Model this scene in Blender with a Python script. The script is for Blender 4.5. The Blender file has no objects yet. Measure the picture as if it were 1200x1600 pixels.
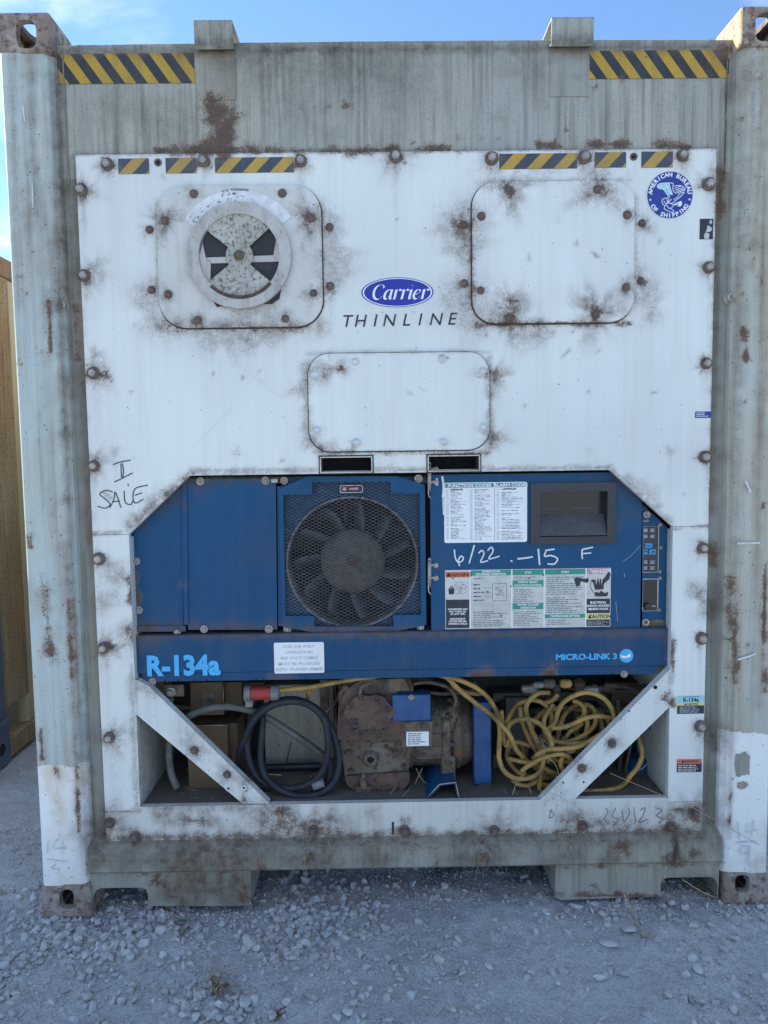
import bpy, bmesh, math, random
import numpy as np
from mathutils import Vector, Matrix
R = math.radians
rnd = random.Random(7)
nr = np.random.default_rng(11)
S = bpy.context.scene
C = S.collection

# ------------------------------------------------------------------ camera
CAM = Vector((-0.0797, -2.3772, 1.5445)); PITCH, ROLL, YAW, FPX = -0.0803, -0.0134, -0.0088, 1155.0
CAMROT = Matrix.Rotation(YAW, 3, 'Z') @ Matrix.Rotation(math.pi / 2 + PITCH, 3, 'X') @ Matrix.Rotation(ROLL, 3, 'Z')
cd = bpy.data.cameras.new('camera'); cam = bpy.data.objects.new('camera', cd); C.objects.link(cam)
cam.matrix_world = Matrix.Translation(CAM) @ CAMROT.to_4x4()
cd.sensor_fit = 'VERTICAL'; cd.sensor_height = 36.0; cd.lens = FPX / 1600 * 36.0
cd.clip_start = 0.05; cd.clip_end = 2000
S.camera = cam

# ------------------------------------------------------------------ sky, sun, exposure
SUN = Vector((-0.80, 0.46, 0.66)).normalized()
CLOUD_OFF = (1.7, 4.6, 0.0); CLOUD_V = 9.5
W = bpy.data.worlds.new('World'); S.world = W; W.use_nodes = True
wn = W.node_tree.nodes; wl = W.node_tree.links
sky = wn.new('ShaderNodeTexSky'); sky.sky_type = 'NISHITA'; sky.sun_disc = False
sky.sun_elevation = math.asin(SUN.z); sky.sun_rotation = math.atan2(SUN.x, SUN.y)
sky.air_density = 1.0; sky.dust_density = 0.0; sky.ozone_density = 5.0; sky.altitude = 500
bg = wn['Background']; bg.inputs['Strength'].default_value = 0.11
def wnode(kind, **kw):
    n_ = wn.new(kind)
    for k_, v_ in kw.items(): setattr(n_, k_, v_)
    return n_
tc = wnode('ShaderNodeTexCoord'); sx = wnode('ShaderNodeSeparateXYZ'); wl.new(tc.outputs['Generated'], sx.inputs[0])
az = wnode('ShaderNodeMath', operation='MAXIMUM'); wl.new(sx.outputs[2], az.inputs[0]); az.inputs[1].default_value = 0.0
ad = wnode('ShaderNodeMath', operation='ADD'); wl.new(az.outputs[0], ad.inputs[0]); ad.inputs[1].default_value = 0.18
cv = wnode('ShaderNodeCombineXYZ')
for i_ in (0, 1):
    dv = wnode('ShaderNodeMath', operation='DIVIDE'); wl.new(sx.outputs[i_], dv.inputs[0]); wl.new(ad.outputs[0], dv.inputs[1]); wl.new(dv.outputs[0], cv.inputs[i_])
mp_ = wnode('ShaderNodeMapping'); mp_.inputs['Location'].default_value = CLOUD_OFF; mp_.inputs['Scale'].default_value = (1.0, 1.5, 1.0); wl.new(cv.outputs[0], mp_.inputs[0])
cn = wnode('ShaderNodeTexNoise'); cn.inputs['Scale'].default_value = 0.9; cn.inputs['Detail'].default_value = 7; cn.inputs['Roughness'].default_value = .58; cn.inputs['Distortion'].default_value = .35; wl.new(mp_.outputs[0], cn.inputs['Vector'])
mr = wnode('ShaderNodeMapRange', interpolation_type='SMOOTHSTEP'); wl.new(cn.outputs[0], mr.inputs[0]); mr.inputs[1].default_value = .49; mr.inputs[2].default_value = .78
mx_ = wnode('ShaderNodeMix', data_type='RGBA'); wl.new(mr.outputs[0], mx_.inputs[0]); wl.new(sky.outputs[0], mx_.inputs[6]); mx_.inputs[7].default_value = (CLOUD_V, CLOUD_V * .985, CLOUD_V * .97, 1)
wl.new(mx_.outputs[2], bg.inputs['Color'])
sl = bpy.data.lights.new('sun', 'SUN'); sl.energy = 4.0; sl.angle = R(0.53); sl.color = (1.0, 0.93, 0.82)
so = bpy.data.objects.new('sun', sl); C.objects.link(so); so.rotation_euler = SUN.to_track_quat('Z', 'Y').to_euler()
so.location = SUN * 30
S.view_settings.view_transform = 'Standard'; S.view_settings.look = 'None'
S.view_settings.exposure = 1.32; S.view_settings.gamma = 1.0; S.view_settings.use_curve_mapping = False

# ------------------------------------------------------------------ measuring helper: where a sight line meets the depth plane y = Y
def at(px, py, Y=0.0):
    d = CAMROT @ Vector(((px - 600) / FPX, -(py - 800) / FPX, -1.0))
    t = (Y - CAM.y) / d.y
    return CAM + d * t
def xz(px, py, Y=0.0):
    p = at(px, py, Y); return (p.x, p.z)
def rect(x0, y0, x1, y1, Y):
    a = at(x0, y0, Y); b = at(x1, y0, Y); c = at(x1, y1, Y); d = at(x0, y1, Y)
    return ((a.x + d.x) / 2, (b.x + c.x) / 2, (c.z + d.z) / 2, (a.z + b.z) / 2)      # X0 X1 Z0 Z1
YP, YH, YB, YD = 0.030, 0.046, 0.075, 0.066    # white panel, frame plate, blue panels, control door

# ------------------------------------------------------------------ stains: rust and dirt round bolts and seams, shade painted along the post grooves
STAINS = []
def stain(px, py, r, s, kind='r', drip=0, px2=None, py2=None, Y=YP):
    a = at(px, py, Y); b = at(px2, py2, Y) if px2 is not None else a
    k = 1 / 478.0
    STAINS.append((a.x, a.z, b.x, b.z, r * k, s, kind, drip * k, rnd.random() * 6.28))
def apply_stains(me):
    n = len(me.vertices); co = np.empty(n * 3, np.float32); me.vertices.foreach_get('co', co); co = co.reshape(-1, 3)
    x, z = co[:, 0].astype(np.float64), co[:, 2].astype(np.float64)
    out = {'r': np.zeros(n), 'd': np.zeros(n)}
    for ax, az, bx, bz, r, s, k, L, ph in STAINS:
        dx, dz = bx - ax, bz - az; ll = dx * dx + dz * dz
        t = np.clip(((x - ax) * dx + (z - az) * dz) / ll, 0, 1) if ll > 1e-9 else 0
        ex, ez = x - (ax + t * dx), z - (az + t * dz)
        dist = np.sqrt(ex * ex + ez * ez)
        if dist.min() > r * 4 + L * 3: continue
        th = np.arctan2(ez, ex)
        if ll > 1e-9: wob = 1 + .35 * np.sin(41 * t * math.sqrt(ll) + ph) + .25 * np.sin(97 * t * math.sqrt(ll) + 2 * ph)
        else: wob = 1 + .28 * np.sin(3 * th + ph) + .2 * np.sin(7 * th + 2 * ph) + .12 * np.sin(13 * th + 3 * ph)
        v = s * np.exp(-(dist / (r * np.maximum(wob, .3))) ** 2)
        if L > 0:
            below = np.where(ez < 0, np.exp(ez / L), 0)
            v = np.maximum(v, s * .62 * np.exp(-(ex / (r * .42)) ** 2) * below)
        out[k] = np.maximum(out[k], v) + .25 * np.minimum(out[k], v)
    for k, nm in (('r', 'rust'), ('d', 'dirt')):
        a = me.attributes.new(nm, 'FLOAT', 'POINT'); a.data.foreach_set('value', np.clip(out[k], 0, 1.2).astype(np.float32))

# ------------------------------------------------------------------ materials
MAT = {}
class NT:
    def __init__(s, name):
        s.m = bpy.data.materials.new(name); s.m.use_nodes = True; s.t = s.m.node_tree; s.n = s.t.nodes; s.l = s.t.links
        s.b = s.n['Principled BSDF']; MAT[name] = s.m
        s.pos = s.n.new('ShaderNodeNewGeometry').outputs['Position']
    def put(s, sock, v):
        if hasattr(v, 'is_output'): s.l.new(v, sock)
        elif isinstance(v, (tuple, list)): sock.default_value = (*v, 1.0)[:len(sock.default_value)] if len(sock.default_value) == 4 else v
        else: sock.default_value = v
    def noise(s, scale, detail=4, rough=.6, stretch=None, dist=0.0, off=(0, 0, 0)):
        v = s.pos
        if stretch or off != (0, 0, 0):
            mp = s.n.new('ShaderNodeMapping'); mp.inputs['Scale'].default_value = stretch or (1, 1, 1); mp.inputs['Location'].default_value = off
            s.l.new(v, mp.inputs[0]); v = mp.outputs[0]
        t = s.n.new('ShaderNodeTexNoise'); s.l.new(v, t.inputs['Vector'])
        t.inputs['Scale'].default_value = scale; t.inputs['Detail'].default_value = detail; t.inputs['Roughness'].default_value = rough; t.inputs['Distortion'].default_value = dist
        return t.outputs[0]
    def voro(s, scale, feat='DISTANCE_TO_EDGE'):
        t = s.n.new('ShaderNodeTexVoronoi'); t.feature = feat; t.inputs['Scale'].default_value = scale; s.l.new(s.pos, t.inputs['Vector']); return t.outputs['Distance']
    def attr(s, name):
        t = s.n.new('ShaderNodeAttribute'); t.attribute_name = name; return t.outputs['Fac']
    def math(s, op, a, b=0.0, c=0.0, clamp=False):
        t = s.n.new('ShaderNodeMath'); t.operation = op; t.use_clamp = clamp
        for i, v in enumerate((a, b, c)): s.put(t.inputs[i], v)
        return t.outputs[0]
    def step(s, v, lo, hi):
        t = s.n.new('ShaderNodeMapRange'); t.interpolation_type = 'SMOOTHSTEP'; s.put(t.inputs[0], v)
        t.inputs[1].default_value = lo; t.inputs[2].default_value = hi; return t.outputs[0]
    def lin(s, v, lo, hi, a, b):
        t = s.n.new('ShaderNodeMapRange'); s.put(t.inputs[0], v)
        for i, q in enumerate((lo, hi, a, b)): t.inputs[i + 1].default_value = q
        return t.outputs[0]
    def mix(s, f, a, b):
        t = s.n.new('ShaderNodeMix'); t.data_type = 'RGBA'; s.put(t.inputs[0], f); s.put(t.inputs[6], a); s.put(t.inputs[7], b); return t.outputs[2]
    def sep(s):
        t = s.n.new('ShaderNodeSeparateXYZ'); s.l.new(s.pos, t.inputs[0]); return t.outputs
    def done(s, col, rough=.6, metal=0.0, bump=None, bstr=.2, bdist=.002, spec=.5):
        s.put(s.b.inputs['Base Color'], col); s.put(s.b.inputs['Roughness'], rough); s.put(s.b.inputs['Metallic'], metal)
        s.b.inputs['Specular IOR Level'].default_value = spec
        if bump is not None:
            t = s.n.new('ShaderNodeBump'); t.inputs['Strength'].default_value = bstr; t.inputs['Distance'].default_value = bdist
            s.put(t.inputs['Height'], bump); s.l.new(t.outputs[0], s.b.inputs['Normal'])
        return s.m

def weathered(name, base, base2, grime, amt=.35, chip=.7, rustc=(.075, .048, .036), dirtc=(.165, .115, .082), z_white=None, streak=.5, rough=.5, crack=True, spec=.4, beige=None):
    base, base2 = [tuple(c * k for c, k in zip(q, (.92, .945, .91))) for q in (base, base2)]
    t = NT(name)
    big = t.noise(1.7, 3, .5); st = t.noise(9, 4, .65, stretch=(9, 9, .32)); st2 = t.noise(5, 3, .6, stretch=(3, 3, .25), off=(4, 0, 0))
    mid = t.noise(30, 5, .7); fine = t.noise(170, 4, .75); speck = t.noise(85, 2, .6, off=(9, 3, 1))
    col = t.mix(t.step(big, .35, .68), base, base2)
    if beige: col = t.mix(t.math('MULTIPLY', t.math('GREATER_THAN', t.sep()[0], 0.0), t.lin(st2, .35, .65, .35, 1.0)), col, beige)
    g = t.math('MULTIPLY', t.step(t.math('ADD', t.math('MULTIPLY', st, streak), t.math('MULTIPLY', st2, 1 - streak)), .42, .72), amt)
    col = t.mix(g, col, grime)
    col = t.mix(t.math('MULTIPLY', t.step(fine, .5, .75), amt * .8), col, grime)
    if z_white:
        x, y, z = t.sep()
        zl = t.math('ADD', z, t.math('MULTIPLY', t.math('SUBTRACT', t.noise(14, 4, .6), .5), .05))
        lim = t.mix(t.math('GREATER_THAN', x, 0.0), (z_white[0],) * 3, (z_white[1],) * 3)
        below = t.math('LESS_THAN', zl, lim)
        yel = t.mix(t.step(t.noise(5, 5, .6, stretch=(1, 1, .6), off=(1, 7, 2)), .50, .74), (.78, .79, .78), (.60, .53, .41))
        col = t.mix(below, col, yel)
    d = t.attr('dirt'); r = t.attr('rust')
    dsh = t.math('POWER', d, 1.35 if crack else 1.1)
    dm = t.math('MULTIPLY', dsh, t.lin(t.math('ADD', t.math('MULTIPLY', fine, .42), t.math('MULTIPLY', mid, .75)), *((.42, .72, .12, 1.55) if crack else (.34, .86, .42, 1.15))), clamp=True)
    if crack:
        ck = t.step(t.math('ADD', t.voro(70), t.math('MULTIPLY', mid, .05)), .075, .025)
        dm = t.math('MAXIMUM', dm, t.math('MULTIPLY', ck, t.math('MULTIPLY', t.step(t.math('ADD', d, t.math('MULTIPLY', mid, .3)), .28, .6), .75)))
    dc = t.mix(t.step(mid, .35, .7), dirtc, tuple(c * .5 for c in dirtc))
    col = t.mix(t.math('MULTIPLY', dm, .9, clamp=True), col, dc)
    rs = t.math('ADD', r, t.math('ADD', t.math('MULTIPLY', t.math('SUBTRACT', mid, .5), 1.1), t.math('MULTIPLY', t.math('SUBTRACT', fine, .5), 1.3)))
    rm = t.math('MULTIPLY', t.step(rs, .42, .86), .92)
    halo = t.math('MULTIPLY', t.step(t.math('ADD', r, t.math('MULTIPLY', t.math('SUBTRACT', fine, .5), .9)), .12, .8), .38)
    col = t.mix(halo, col, (.27, .19, .14))
    rcol = t.mix(t.step(fine, .35, .66), tuple(c * .75 for c in rustc), tuple(c * 1.7 for c in rustc))
    col = t.mix(rm, col, rcol)
    ch = t.step(t.math('ADD', speck, t.math('MULTIPLY', fine, .12)), chip, chip + .03)
    col = t.mix(t.math('MULTIPLY', ch, .85), col, (.07, .05, .045))
    ro = t.math('ADD', rough, t.math('MULTIPLY', t.math('MAXIMUM', rm, dm), .35), clamp=True)
    bp = t.math('ADD', t.math('MULTIPLY', big, 1.5), t.math('ADD', t.math('MULTIPLY', fine, .12), t.math('MULTIPLY', rm, t.math('MULTIPLY', fine, .8))))
    return t.done(col, ro, 0, bp, .35, .004, spec)

weathered('white_panel', (.76, .77, .77), (.68, .69, .70), (.50, .49, .47), amt=.30, chip=.80)
weathered('white_rail', (.68, .68, .67), (.60, .59, .56), (.34, .31, .28), amt=.45, chip=.78)
weathered('white_brace', (.72, .73, .73), (.62, .64, .66), (.34, .33, .32), amt=.38, chip=.76)
weathered('frame_grey', (.32, .335, .315), (.365, .355, .305), (.165, .135, .105), amt=.74, chip=.79, crack=False, rough=.6, dirtc=(.135, .098, .072))
weathered('header_grey', (.365, .375, .35), (.43, .42, .37), (.125, .115, .097), amt=.86, chip=.80, crack=False, rough=.6, streak=.6, dirtc=(.105, .098, .085))
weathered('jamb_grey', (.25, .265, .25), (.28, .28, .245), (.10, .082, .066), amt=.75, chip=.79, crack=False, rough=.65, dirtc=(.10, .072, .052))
weathered('post_grey', (.47, .545, .575), (.46, .495, .465), (.235, .19, .145), amt=.58, chip=.745, crack=False, rough=.55, z_white=(.525, .60), dirtc=(.17, .13, .095), rustc=(.085, .05, .035), beige=(.425, .415, .33))


weathered('cover_grey', (.64, .645, .64), (.58, .58, .575), (.40, .385, .36), amt=.33, chip=.79)
weathered('blue_paint', (.004, .070, .185), (.004, .058, .155), (.03, .10, .17), amt=.34, chip=.79, crack=False, rough=.5, dirtc=(.14, .105, .08), spec=.25)
weathered('blue_bar', (.004, .056, .15), (.005, .064, .17), (.04, .09, .14), amt=.42, chip=.77, crack=False, rough=.55, dirtc=(.17, .125, .095), spec=.25)
weathered('tan_board', (.44, .41, .36), (.35, .32, .28), (.16, .145, .12), amt=.6, chip=.74, crack=False, rough=.8)
weathered('brown_box', (.14, .092, .052), (.11, .072, .045), (.08, .055, .04), amt=.6, chip=.76, crack=False, rough=.7)
weathered('liner_dark', (.055, .055, .055), (.04, .04, .043), (.04, .04, .04), amt=.6, chip=.8, crack=False, rough=.8)
weathered('liner_floor', (.15, .135, .12), (.11, .10, .095), (.07, .06, .055), amt=.6, chip=.76, crack=False, rough=.85)
weathered('neighbour_wood', (.42, .26, .13), (.54, .40, .24), (.11, .06, .033), amt=.75, chip=.66, crack=False, rough=.8, streak=.8)
weathered('neighbour_cream', (.70, .58, .39), (.60, .47, .29), (.30, .18, .085), amt=.35, chip=.76, crack=False, rough=.7)
weathered('neighbour_blue', (.12, .15, .22), (.15, .18, .24), (.07, .07, .08), amt=.5, chip=.74, crack=False, rough=.6)
weathered('neighbour_rust', (.36, .18, .11), (.44, .27, .16), (.15, .075, .045), amt=.6, chip=.70, crack=False, rough=.8)
weathered('side_wall', (.42, .45, .45), (.47, .49, .47), (.28, .28, .27), amt=.4, chip=.76, crack=False)
weathered('tape_yellow', (.52, .32, .035), (.45, .28, .04), (.18, .13, .055), amt=.42, chip=.77, crack=False, rough=.6)
weathered('tape_black', (.026, .032, .045), (.035, .042, .055), (.075, .08, .085), amt=.5, chip=.78, crack=False, rough=.6, spec=.3)
weathered('tape_yellow_clean', (.50, .32, .055), (.44, .29, .07), (.24, .19, .12), amt=.35, chip=.8, crack=False, rough=.55)
weathered('tape_black_clean', (.05, .065, .10), (.06, .075, .11), (.12, .125, .13), amt=.4, chip=.8, crack=False, rough=.55, spec=.3)

def blotchy(name, a, b_, c_, d_, s1, s2, rough=.75, t1=(.42, .62), t2=(.5, .62), t3=(.56, .68)):
    t = NT(name); n1 = t.noise(s1, 5, .65); n2 = t.noise(s2, 6, .75, off=(3, 1, 7)); n3 = t.noise(s2 * .45, 5, .7, off=(8, 2, 4)); st = t.noise(8, 4, .6, stretch=(4, 4, .5), off=(1, 1, 1))
    col = t.mix(t.step(n1, *t1), a, b_); col = t.mix(t.step(n2, *t2), col, c_); col = t.mix(t.math('MULTIPLY', t.step(n3, *t3), .9), col, d_)
    col = t.mix(t.math('MULTIPLY', t.step(st, .5, .72), .5), col, tuple(v * .45 for v in a))
    return t.done(col, t.lin(n2, .3, .7, rough - .15, min(1, rough + .15)), 0, t.math('ADD', n2, t.math('MULTIPLY', n1, .5)), .5, .003, .35)
blotchy('casting_rust', (.23, .18, .155), (.34, .30, .265), (.12, .082, .062), (.30, .17, .105), 10, 40, .85)
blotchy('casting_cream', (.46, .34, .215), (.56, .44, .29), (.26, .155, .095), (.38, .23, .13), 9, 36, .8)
blotchy('vent_rim', (.47, .465, .44), (.40, .39, .36), (.27, .25, .22), (.40, .36, .28), 12, 80, .8, (.42, .62), (.55, .66), (.58, .70))
blotchy('vent_lichen', (.45, .45, .42), (.36, .36, .31), (.14, .135, .115), (.38, .36, .22), 14, 95, .85, (.4, .6), (.50, .60), (.60, .70))
blotchy('rusty_iron', (.088, .058, .050), (.115, .078, .060), (.045, .034, .034), (.15, .08, .042), 9, 45, .75)
blotchy('oily_iron', (.10, .078, .056), (.145, .128, .102), (.055, .04, .033), (.185, .095, .045), 8, 38, .65)
def plain(name, col, rough=.5, metal=0.0, var=.25, nscale=60, spec=.5, bstr=.15):
    t = NT(name); n = t.noise(nscale, 5, .65); n2 = t.noise(nscale * .12, 3, .6)
    c = t.mix(t.step(t.math('ADD', t.math('MULTIPLY', n, .6), t.math('MULTIPLY', n2, .4)), .35, .68), tuple(v * (1 + var * .4) for v in col), tuple(v * (1 - var) for v in col))
    return t.done(c, t.lin(n, .3, .7, max(0, rough - .08), min(1, rough + .1)), metal, n, bstr, .001, spec)
plain('bolt_rust', (.15, .115, .10), .8, .1, .55, 240)
plain('bolt_zinc', (.40, .37, .34), .5, .5, .45, 300)
plain('bolt_painted', (.62, .64, .67), .5, 0, .25, 300)
plain('screw_head', (.30, .29, .28), .5, .5, .4, 300)
plain('bare_steel', (.42, .40, .37), .4, .8, .35, 120)
plain('mesh_metal', (.20, .205, .22), .5, .3, .5, 40)
plain('fan_black', (.065, .075, .09), .5, 0, .4, 50)
plain('fan_hub', (.105, .098, .09), .55, .2, .5, 60)
plain('black_plastic', (.022, .026, .036), .42, 0, .3, 80)
plain('gasket', (.06, .048, .042), .9, 0, .5, 90)
plain('dark_hole', (.012, .012, .012), .9)
plain('vent_dark', (.032, .034, .040), .8, 0, .4, 300)
plain('decal_white', (.74, .76, .78), .45, 0, .08, 20)
plain('decal_dirty', (.52, .53, .50), .55, 0, .22, 35)
plain('decal_scale', (.66, .67, .69), .5, 0, .25, 45)
plain('decal_green', (.03, .25, .19), .5, 0, .15)
plain('decal_black', (.018, .022, .034), .5, 0, .2)
plain('decal_text', (.10, .11, .13), .6)
plain('decal_faint', (.42, .45, .50), .6)
plain('decal_orange', (.62, .15, .075), .5, 0, .15)
plain('decal_pink', (.58, .22, .27), .5, 0, .15)
plain('decal_yellow', (.66, .60, .22), .5, 0, .12)
plain('decal_aqua', (.28, .58, .63), .5, 0, .1)
plain('decal_blue', (.012, .035, .26), .45, 0, .15)
plain('logo_blue', (.012, .022, .30), .4, 0, .1)
plain('letter_cyan', (.055, .40, .76), .5, 0, .12)
plain('marker_black', (.03, .035, .045), .6, 0, .3)
plain('marker_white', (.66, .70, .74), .6, 0, .15)
plain('chalk', (.62, .64, .66), .9, 0, .3, 200)
plain('key_blue', (.035, .26, .55), .45)
plain('key_grey', (.075, .078, .085), .5)
plain('glass_dark', (.012, .014, .016), .18, 0, .2)
plain('cable_black', (.013, .017, .026), .65, 0, .5, 25)
plain('cable_yellow', (.31, .195, .058), .7, 0, .75, 16)
plain('hose_grey', (.12, .122, .118), .7, 0, .5, 30)
plain('plug_red', (.33, .035, .03), .5, 0, .35, 40)
plain('plug_grey', (.17, .175, .18), .55, 0, .4, 40)
plain('blue_box', (.008, .065, .20), .45, 0, .35, 30)
plain('straw', (.40, .33, .21), .8, 0, .4, 90)
plain('web_brown', (.13, .10, .075), .95, 0, .4, 90)
plain('weed_brown', (.16, .095, .045), .9, 0, .5, 60)

# ground and stones
t = NT('ground_dirt')
n1 = t.noise(3.2, 5, .6); n2 = t.noise(22, 6, .7); n3 = t.noise(170, 5, .8); vv = t.voro(60, 'F1'); v2 = t.voro(170, 'F1'); gr = t.noise(6, 4, .6, off=(5, 5, 0))
col = t.mix(t.step(n1, .38, .64), (.48, .495, .495), (.58, .59, .58))
col = t.mix(t.math('MULTIPLY', t.step(n2, .42, .70), .5), col, (.39, .395, .385))
col = t.mix(t.math('MULTIPLY', t.step(n3, .52, .66), .55), col, (.66, .67, .66))
col = t.mix(t.math('MULTIPLY', t.step(v2, .42, .62), .45), col, (.29, .29, .29))
bp = t.math('ADD', t.math('MULTIPLY', t.math('MULTIPLY', t.math('SUBTRACT', .6, vv), t.step(gr, .4, .6)), 1.0), t.math('ADD', t.math('MULTIPLY', n3, .55), t.math('MULTIPLY', t.math('SUBTRACT', .6, v2), .4)))
t.done(col, .92, 0, bp, .75, .007, spec=.25)
t = NT('stone')
n2 = t.noise(40, 5, .7); n3 = t.noise(190, 4, .7); tn = t.attr('tone')
col = t.mix(tn, (.31, .315, .32), (.54, .55, .545))
col = t.mix(t.math('MULTIPLY', t.math('GREATER_THAN', t.math('FRACT', t.math('MULTIPLY', tn, 37.0)), .72), .55), col, (.40, .36, .31))
col = t.mix(t.math('MULTIPLY', t.step(n2, .4, .68), .45), col, (.50, .50, .50))
col = t.mix(t.math('MULTIPLY', t.step(n3, .52, .7), .25), col, (.26, .26, .27))
t.done(col, .88, 0, t.math('ADD', n2, t.math('MULTIPLY', n3, .5)), .5, .003, spec=.3)

# ------------------------------------------------------------------ mesh building
class MB:
    def __init__(s): s.v = []; s.f = []; s.mi = []; s.sm = []; s.mats = []
    def m(s, name):
        if name not in s.mats: s.mats.append(name)
        return s.mats.index(name)
    def add(s, vs, fs, mat, smooth=False):
        o = len(s.v); k = s.m(mat); s.v.extend([tuple(v) for v in vs])
        for f in fs: s.f.append(tuple(i + o for i in f)); s.mi.append(k); s.sm.append(smooth)
    def box(s, x0, x1, y0, y1, z0, z1, mat):
        vs = [(x, y, z) for x in (x0, x1) for y in (y0, y1) for z in (z0, z1)]
        s.add(vs, [(0, 1, 3, 2), (4, 6, 7, 5), (0, 4, 5, 1), (2, 3, 7, 6), (0, 2, 6, 4), (1, 5, 7, 3)], mat)
    def poly(s, pts, Y, mat):
        """flat polygon in the XZ plane facing -Y"""
        a = sum(pts[i][0] * pts[(i + 1) % len(pts)][1] - pts[(i + 1) % len(pts)][0] * pts[i][1] for i in range(len(pts)))
        if a < 0: pts = pts[::-1]
        s.add([(x, Y, z) for x, z in pts], [tuple(range(len(pts)))], mat)
    def prism(s, pts, y0, y1, mat, smooth=False):
        a = sum(pts[i][0] * pts[(i + 1) % len(pts)][1] - pts[(i + 1) % len(pts)][0] * pts[i][1] for i in range(len(pts)))
        if a < 0: pts = pts[::-1]
        n = len(pts)
        s.add([(x, y0, z) for x, z in pts] + [(x, y1, z) for x, z in pts], [tuple(range(n)), tuple(range(2 * n - 1, n - 1, -1))], mat)
        s.add([(x, y0, z) for x, z in pts] + [(x, y1, z) for x, z in pts], [(i, i + n, (i + 1) % n + n, (i + 1) % n) for i in range(n)], mat, smooth)
    def walls(s, pts, y0, y1, mat):
        n = len(pts); s.add([(x, y0, z) for x, z in pts] + [(x, y1, z) for x, z in pts], [(i, i + n, (i + 1) % n + n, (i + 1) % n) for i in range(n)], mat)
    def patch(s, a, b, c, d, Y, step, mat):
        """gridded quad a(bottom left) b(bottom right) c(top right) d(top left) in XZ"""
        a, b, c, d = map(np.array, (a, b, c, d))
        nx = max(1, int(np.linalg.norm(c - d) / step)); nz = max(1, int(np.linalg.norm(d - a) / step))
        u = np.linspace(0, 1, nx + 1)[None, :, None]; v = np.linspace(0, 1, nz + 1)[:, None, None]
        p = (1 - v) * ((1 - u) * a + u * b) + v * ((1 - u) * d + u * c)
        vs = [(q[0], Y, q[1]) for q in p.reshape(-1, 2)]
        w = nx + 1; fs = [(j * w + i, j * w + i + 1, (j + 1) * w + i + 1, (j + 1) * w + i) for j in range(nz) for i in range(nx)]
        s.add(vs, fs, mat)
    def rpatch(s, x0, x1, z0, z1, Y, step, mat): s.patch((x0, z0), (x1, z0), (x1, z1), (x0, z1), Y, step, mat)
    def lathe(s, prof, cx, cy, cz, axis, seg, mat, smooth=True, caps=True):
        """prof: (distance along axis, radius); axis 'Y' 'X' 'Z'"""
        vs = []
        for d, r in prof:
            for i in range(seg):
                a = 2 * math.pi * i / seg; c_, s_ = r * math.cos(a), r * math.sin(a)
                vs.append({'Y': (cx + c_, cy + d, cz + s_), 'X': (cx + d, cy + c_, cz + s_), 'Z': (cx + c_, cy + s_, cz + d)}[axis])
        fs = [(j * seg + i, j * seg + (i + 1) % seg, (j + 1) * seg + (i + 1) % seg, (j + 1) * seg + i) for j in range(len(prof) - 1) for i in range(seg)]
        s.add(vs, fs, mat, smooth)
        if caps:
            n = len(prof)
            s.add(vs[:seg], [tuple(range(seg))], mat); s.add(vs[(n - 1) * seg:], [tuple(range(seg))], mat)
    def tube(s, path, r, mat, seg=8, sub=4, taper=None, closed=False):
        P = [Vector(p) for p in path]
        if sub > 1: P = catmull(P, sub)
        n = len(P); vs = []; up = None
        for i, p in enumerate(P):
            tg = (P[min(i + 1, n - 1)] - P[max(i - 1, 0)])
            if tg.length < 1e-9: tg = Vector((0, 0, 1))
            tg.normalize()
            if up is None:
                up = tg.cross(Vector((.3, .9, .2))).normalized()
            up = (up - tg * up.dot(tg)).normalized(); w = tg.cross(up)
            rr = r * (1 if not taper else (taper[0] + (taper[1] - taper[0]) * i / (n - 1)))
            for k in range(seg):
                a = 2 * math.pi * k / seg; vs.append(p + (up * math.cos(a) + w * math.sin(a)) * rr)
        fs = [(j * seg + i, j * seg + (i + 1) % seg, (j + 1) * seg + (i + 1) % seg, (j + 1) * seg + i) for j in range(n - 1) for i in range(seg)]
        fs += [tuple(range(seg - 1, -1, -1)), tuple(range((n - 1) * seg, n * seg))]
        s.add(vs, fs, mat, True)
    def loft(s, prof, pos, axis, mat, smooth=False):
        """prof: list of (a,b); axis 'Z': a=x b=y swept in z, 'X': a=y b=z swept in x"""
        vs = []
        for q in pos:
            for a, b in prof: vs.append((a, b, q) if axis == 'Z' else (q, a, b))
        n = len(prof)
        fs = [(j * n + i, j * n + i + 1, (j + 1) * n + i + 1, (j + 1) * n + i) for j in range(len(pos) - 1) for i in range(n - 1)]
        s.add(vs, fs, mat, smooth)
    def stroke(s, pts, w, Y, mat, sub=6, nib=None):
        """painted or written line: flat ribbon in the XZ plane"""
        P = [Vector((p[0], p[1])) for p in pts]
        if sub > 1 and len(P) > 2: P = catmull(P, sub)
        if nib is not None:
            nv = Vector((math.cos(nib), math.sin(nib))) * w
            for a, b in zip(P, P[1:]):
                t = (b - a)
                if t.length < 1e-7: continue
                t = t.normalized(); nn = Vector((-t.y, t.x)) * w * .30
                s.poly([tuple(a - nv * .5 - nn * .5), tuple(b - nv * .5 - nn * .5), tuple(b + nv * .5 + nn * .5), tuple(a + nv * .5 + nn * .5)], Y, mat)
                Y -= 1.5e-6
            return
        for a, b in zip(P, P[1:]):
            t = (b - a)
            if t.length < 1e-7: continue
            t.normalize(); nn = Vector((-t.y, t.x)) * w * .5; a2 = a - t * w * .25; b2 = b + t * w * .25
            s.poly([tuple(a2 - nn), tuple(b2 - nn), tuple(b2 + nn), tuple(a2 + nn)], Y, mat); Y -= 1.5e-6
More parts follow.
